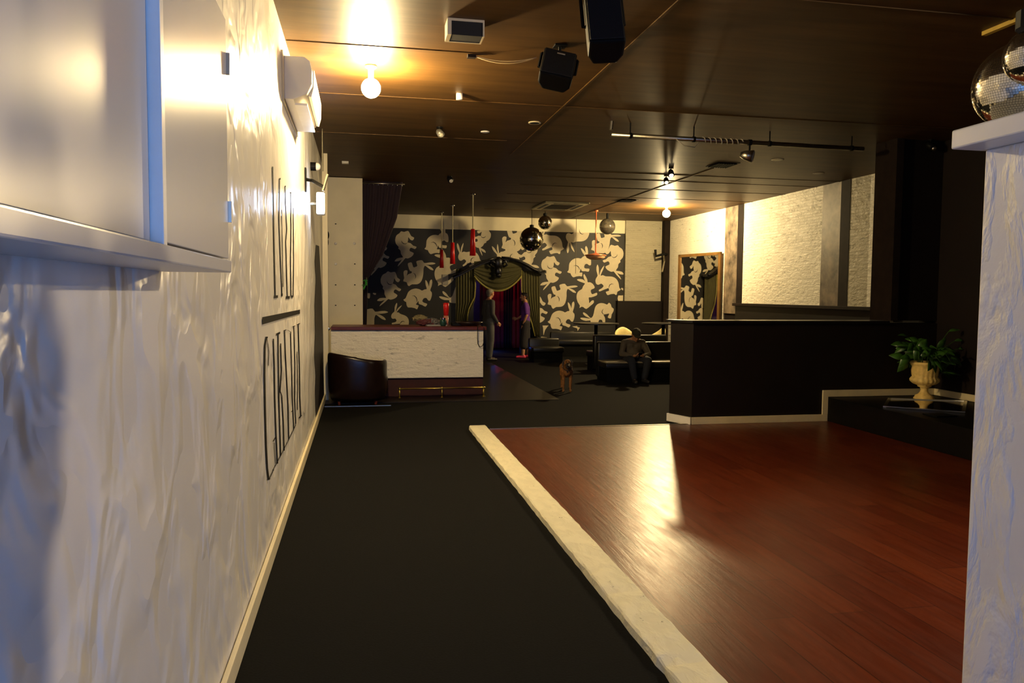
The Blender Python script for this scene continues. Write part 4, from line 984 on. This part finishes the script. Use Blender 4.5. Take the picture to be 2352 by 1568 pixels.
def person(name, label, loc, rot, J, s, cloth, hair, headdir, up=(0,0,1), face_scale=1.0, build_shoes=True):
    """J joints in local metres (+Y forward, +X to the person's right)"""
    t = thing(name, label, 'person', loc)
    Rz = Matrix.Rotation(rot, 3, 'Z'); L0 = Vector(loc)
    g = lambda p: L0 + Rz @ (Vector(p)*s)
    gd = lambda p: Rz @ Vector(p)
    b = MB()
    hc = g(J['head']); nk = g(J['neck']); P = head(b, hc, gd(headdir), gd(up), s)
    b.cap(nk, hc-gd(up)*.03*s, .055*s, .052*s)
    ch, pv = g(J['chest']), g(J['pelvis'])
    for q in ('l', 'r'):
        sh, el, wr = g(J['sh'+q]), g(J['el'+q]), g(J['wr'+q]); hp, kn, an = g(J['hp'+q]), g(J['kn'+q]), g(J['an'+q])
        b.cap(nk, sh, .05*s, .05*s); b.cap(sh, el, .048*s, .037*s); b.cap(el, wr, .038*s, .024*s)
        hand(b, wr, gd(J['hd'+q]), gd(J['hn'+q]), s, J.get('curl', .45), 1 if q == 'r' else -1)
        b.cap(hp, kn, .080*s, .055*s); b.cap(kn, kn.lerp(an, .35), .053*s, .056*s); b.cap(kn.lerp(an, .35), an, .056*s, .036*s)
        toe = an + gd(J['ft'+q])*.09*s; b.cap(an-Vector((0,0,.02*s)), Vector((toe.x, toe.y, an.z-.045*s)), .032*s, .020*s)
    for q in (-1, 1): b.cap(ch+gd((q*.07,0,.02))*s, pv+gd((q*.05,0,.05))*s, .105*s, .10*s)
    b.cap(pv+gd((-.06,0,0))*s, pv+gd((.06,0,0))*s, .11*s, .11*s)
    blob('body', b, SK, t, .006, 3)
    for q in (-1, 1):
        MB().ball(P(q*.030,.083,.010), .009*s, 8, 6).build('eye', M['dark'], t, True)
    MB().cap(P(-.018,.090,-.048), P(.018,.090,-.048), .0035*s, .0035*s, 8).build('mouth', mat('lips', (.25,.07,.05), .5), t, True)
    # shirt
    b = MB(); ls = cloth['sleeve']
    for q in ('l', 'r'):
        sh, el, wr = g(J['sh'+q]), g(J['el'+q]), g(J['wr'+q]); sg = -1 if q == 'l' else 1
        b.cap(nk-gd((0,0,.04))*s, sh, .062*s, .066*s); b.cap(sh, sh.lerp(el, min(1, ls*2)), .066*s, .054*s)
        if ls > .5: b.cap(el, el.lerp(wr, (ls-.5)*2), .053*s, .040*s)
        b.cap(ch+gd((sg*.075,0,.03))*s, pv+gd((sg*.065,0,.04))*s, .118*s, .112*s)
        b.cap(pv+gd((-.06,0,.03))*s, pv+gd((.06,0,.03))*s, .125*s, .125*s); b.cap(ch+gd((sg*.10,0,.08))*s, ch+gd((sg*.05,0,-.1))*s, .095*s, .11*s)
    if cloth.get('belly'): b.cap(ch+gd((0,.05,-.1))*s, pv+gd((0,.06,.08))*s, .12*s, .12*s)
    blob('shirt', b, cloth['shirt'], t, .011, 6)
    b = MB()
    if cloth['legs'] == 'trousers':
        for q in ('l', 'r'):
            hp, kn, an = g(J['hp'+q]), g(J['kn'+q]), g(J['an'+q])
            b.cap(hp, kn, .100*s, .075*s); b.cap(kn, an.lerp(kn, .06), .074*s, .060*s); b.cap(pv, hp, .118*s, .110*s); b.cap(pv+gd((-.07,0,.02))*s, pv+gd((.07,0,.02))*s, .122*s, .122*s)
    else:
        kl, kr = g(J['knl']), g(J['knr']); al, ar = g(J['anl']), g(J['anr'])
        for q, kn, an in (('l', kl, al), ('r', kr, ar)):
            hp = g(J['hp'+q]); b.cap(hp, kn, .125*s, .115*s); b.cap(kn, kn.lerp(an, .42), .115*s, .105*s); b.cap(pv, hp, .13*s, .125*s)
        b.cap(g(J['hpl']).lerp(g(J['hpr']), .5), kl.lerp(kr, .5), .12*s, .12*s); b.cap(kl.lerp(kr, .5), kl.lerp(kr, .5).lerp(al.lerp(ar, .5), .4), .12*s, .11*s)
    blob('trousers' if cloth['legs'] == 'trousers' else 'skirt', b, cloth['leg_m'], t, .011, 6)
    for q in ('l', 'r'):
        an = g(J['an'+q]); fd = gd(J['ft'+q]); z0 = L0.z
        b = MB(); heel = Vector((an.x, an.y, z0+.034))-fd*.035*s; toe = Vector((an.x, an.y, z0+.030))+fd*.165*s
        b.cap(heel, heel.lerp(toe, .5), .040*s, .042*s).cap(heel.lerp(toe, .5), toe, .042*s, .032*s).cap(heel+Vector((0,0,.01)), Vector((an.x, an.y, an.z)), .038*s, .036*s)
        b.v = [(x, y, max(z, z0+.002)) for x, y, z in b.v]
        blob('shoe', b, cloth['shoe'], t, .009, 3)
    # hair
    b = MB()
    if hair[0] == 'short':
        b.cap(P(0,-.030,.038), P(0,.012,.052), .080*s, .072*s, 16); b.cap(P(0,-.04,.0), P(0,-.045,-.035), .070*s, .05*s, 14)
        for q in (-1, 1): b.cap(P(q*.055,-.02,.02), P(q*.055,.01,.05), .03*s, .03*s)
    if hair[0] == 'bob':
        b.cap(P(0,-.030,.045), P(0,.020,.058), .092*s, .078*s, 16); b.cap(P(0,-.045,.0), P(0,-.05,-.05), .085*s, .06*s, 14)
        for q in (-1, 1): b.cap(P(q*.06,-.015,.02), P(q*.065,-.012,-.045), .036*s, .026*s)
    if hair[0] == 'cap':
        b.cap(P(0,-.020,.048), P(0,.015,.055), .091*s, .082*s, 16); b.cap(P(0,-.045,.0), P(0,-.05,-.02), .065*s, .05*s, 12)
    o = blob('hair' if hair[0] != 'cap' else 'hair_and_cap', b, hair[1], t, .009, 2)
    if hair[0] == 'cap':
        b = MB()
        for k in range(19):
            a = -1.0+2.0*k/18; q0 = P(.070*math.sin(a), .040+.045*math.cos(a), .050); q1 = P(.072*math.sin(a), .060+.080*math.cos(a), .040)
            b.cap(q0, q1, .009*s, .007*s, 6)
        blob('cap_brim', b, hair[1], t, .005, 2)
    return t, g, P
std = dict(head=(0,.035,1.60), neck=(0,.0,1.46), chest=(0,0,1.28), pelvis=(0,0,.95),
    shl=(-.175,0,1.40), shr=(.175,0,1.40), hpl=(-.09,0,.92), hpr=(.09,0,.92), knl=(-.10,.02,.50), knr=(.10,.02,.50), anl=(-.10,-.02,.085), anr=(.10,-.02,.085),
    ftl=(-.15,.98,0), ftr=(.15,.98,0))
jm = dict(std, ell=(-.23,-.02,1.12), wrl=(-.19,.12,.90), elr=(.235,-.02,1.12), wrr=(.20,.13,.92), hdl=(0,.5,-.8), hdr=(0,.7,-.6), hnl=(1,0,0), hnr=(-1,0,0), knl=(-.10,.05,.50), anl=(-.11,.06,.085))
pm_ = oZ(1122, 828, 0)
person('person', 'grey-haired person in dark grey top and grey trousers standing by the end of the bar', (pm_.x, pm_.y, .002), math.radians(-72), jm, 1.0,
    dict(sleeve=.97, shirt=mat('dark grey jersey', (.050,.046,.042), .85), legs='trousers', leg_m=mat('grey trousers', (.075,.075,.075), .8), shoe=mat('dark shoe', (.015,.012,.01), .5)), ('short', mat('grey hair', (.16,.14,.10), .7)), (-.30,.95,-.04))
jw = dict(std, ell=(-.22,-.03,1.13), wrl=(-.17,.06,.88), elr=(.22,.04,1.13), wrr=(.13,.22,1.02), hdl=(0,.15,-1), hdr=(-.2,.9,.2), hnl=(1,0,0), hnr=(-1,0,0), knl=(-.09,.04,.50), anl=(-.12,.05,.085), anr=(.14,-.10,.085), knr=(.11,-.02,.50), ftl=(.1,.99,0), ftr=(.3,.95,0))
pw = oZ(1206, 822, 0)
person('person', 'dark-haired person in a purple top, black skirt and pink shoes before the arch', (pw.x, pw.y, .002), math.radians(78), jw, .955,
    dict(sleeve=.42, shirt=mat('purple jersey', (.085,.016,.19), .8), legs='skirt', leg_m=mat('black skirt', (.010,.008,.010), .85), shoe=mat('pink shoe', (.55,.03,.09), .5)), ('short', mat('dark hair', (.015,.010,.009), .6)), (.0,.98,-.08))
# seated man, hunched over a phone
js = dict(head=(.0,.20,.885), neck=(0,.085,.80), chest=(0,.03,.64), pelvis=(0,-.02,.42+.06),
    shl=(-.185,.06,.735), shr=(.185,.06,.735), hpl=(-.10,.02,.455), hpr=(.10,.02,.455), knl=(-.16,.44,.42), knr=(.17,.44,.42), anl=(-.10,.42,.085), anr=(.11,.46,.085),
    ell=(-.27,.16,.53), elr=(.27,.16,.53), wrl=(-.10,.34,.50), wrr=(.10,.34,.50), hdl=(.55,.75,.1), hdr=(-.55,.75,.1), hnl=(.3,-.1,1), hnr=(-.3,-.1,1), ftl=(-.12,.99,0), ftr=(.15,.98,0), curl=.6)
px_ = oY(1452, 880, 13.75)
t, g, P = person('person', 'seated person in dark cap, grey-brown sweater and dark jeans hunched over a phone', (px_.x, 13.78, .002), math.radians(180), js, .97,
    dict(sleeve=.95, belly=True, shirt=mat('grey brown sweater', (.075,.060,.040), .85), legs='trousers', leg_m=mat('dark jeans', (.010,.013,.024), .85), shoe=mat('black trainer', (.02,.02,.022), .5)), ('cap', mat('black olive cap', (.022,.019,.010), .8)), (.08,.84,-.54), (0,.54,.84))
ph = thing('mobile_phone', 'small mobile phone held in both hands by the seated person', 'phone', tuple(g((0,.42,.535))))
c0 = g((0,.43,.535)); Rp = Matrix.Translation(c0) @ Matrix.Rotation(math.radians(-35), 4, 'X')
MB().box(-.036,.036,-.07,.07,-.004,.004, Rp).build('body', M['plastic'], ph, bev=.003)
MB().box(-.033,.033,-.064,.064,.0041,.0050, Rp).build('screen', M['blackg'], ph)
for q, lab in ((-1, ''), (1, '')): pass
# ================================================================== DOG
dp = oZ(1302, 901, 0)
dg = thing('dog', 'ginger dog with a dark muzzle standing and facing the camera', 'dog', (dp.x, dp.y, 0))
D0 = Vector((dp.x, dp.y, .007)); Rd = Matrix.Rotation(math.radians(-13), 3, 'Z')
G = lambda x, y, z: D0 + Rd @ Vector((x, y, z))    # -Y local is forward
b = MB()
b.cap(G(0,.02,.36), G(0,.22,.385), .088, .080); b.cap(G(0,.22,.385), G(0,.48,.40), .078, .065); b.cap(G(0,.48,.40), G(0,.56,.40), .068, .062)
b.cap(G(0,-.01,.33), G(0,.06,.30), .072, .070)
b.cap(G(0,.0,.38), G(0,-.10,.475), .070, .060)                 # neck
b.cap(G(0,-.10,.485), G(0,-.15,.495), .062, .056)                # skull
b.cap(G(0,-.18,.470), G(0,-.255,.440), .040, .030)                 # muzzle
for q in (-1, 1):
    b.cap(G(q*.060,.01,.34), G(q*.062,.03,.25), .042, .032); b.cap(G(q*.062,.03,.25), G(q*.058,.0,.14), .030, .024); b.cap(G(q*.058,.0,.14), G(q*.058,.0,.035), .021, .019)
    b.cap(G(q*.058,.0,.025), G(q*.058,-.045,.020), .023, .019)
    b.cap(G(q*.055,.52,.37), G(q*.072,.47,.24), .058, .036); b.cap(G(q*.072,.47,.24), G(q*.070,.58,.15), .030, .020); b.cap(G(q*.070,.58,.15), G(q*.070,.55,.035), .019, .017); b.cap(G(q*.07,.55,.025), G(q*.07,.505,.020), .022, .018)
b.cap(G(0,.60,.40), G(0.02,.68,.30), .022, .016); b.cap(G(0.02,.68,.30), G(.03,.70,.20), .016, .010)
blob('body', b, M['tan'], dg, .008, 3)
b = MB().cap(G(0,-.205,.462), G(0,-.268,.436), .039, .032); blob('muzzle', b, M['dogd'], dg, .006, 2)
MB().ball(G(0,-.295,.452), .014, 10, 8).build('nose', M['plastic'], dg, True)
for q in (-1, 1):
    MB().ball(G(q*.026,-.196,.508), .0085, 8, 6).build('eye', M['plastic'], dg, True)
    b = MB().cap(G(q*.052,-.10,.520), G(q*.074,-.115,.490), .020, .018).cap(G(q*.074,-.115,.490), G(q*.076,-.13,.455), .017, .010); blob('ear', b, M['dogd'], dg, .005, 2)
b = MB()
for k in range(20):
    a = 2*PI*k/20; a2 = 2*PI*(k+1)/20
    f_ = lambda a: G(.077*math.cos(a), -.045+.045*math.sin(a), .425+.060*math.sin(a))
    b.tube([f_(a), f_(a2)], .007, 6)
b.build('collar', mat('collar webbing', (.03,.02,.02), .5), dg, True)
MB().lathe([(.013,0),(.013,.004)], (0,0,0), 12, mtx=Matrix.Translation(G(0,-.105,.345)) @ Matrix.Rotation(PI/2, 4, 'X')).build('tag', M['chrome'], dg)
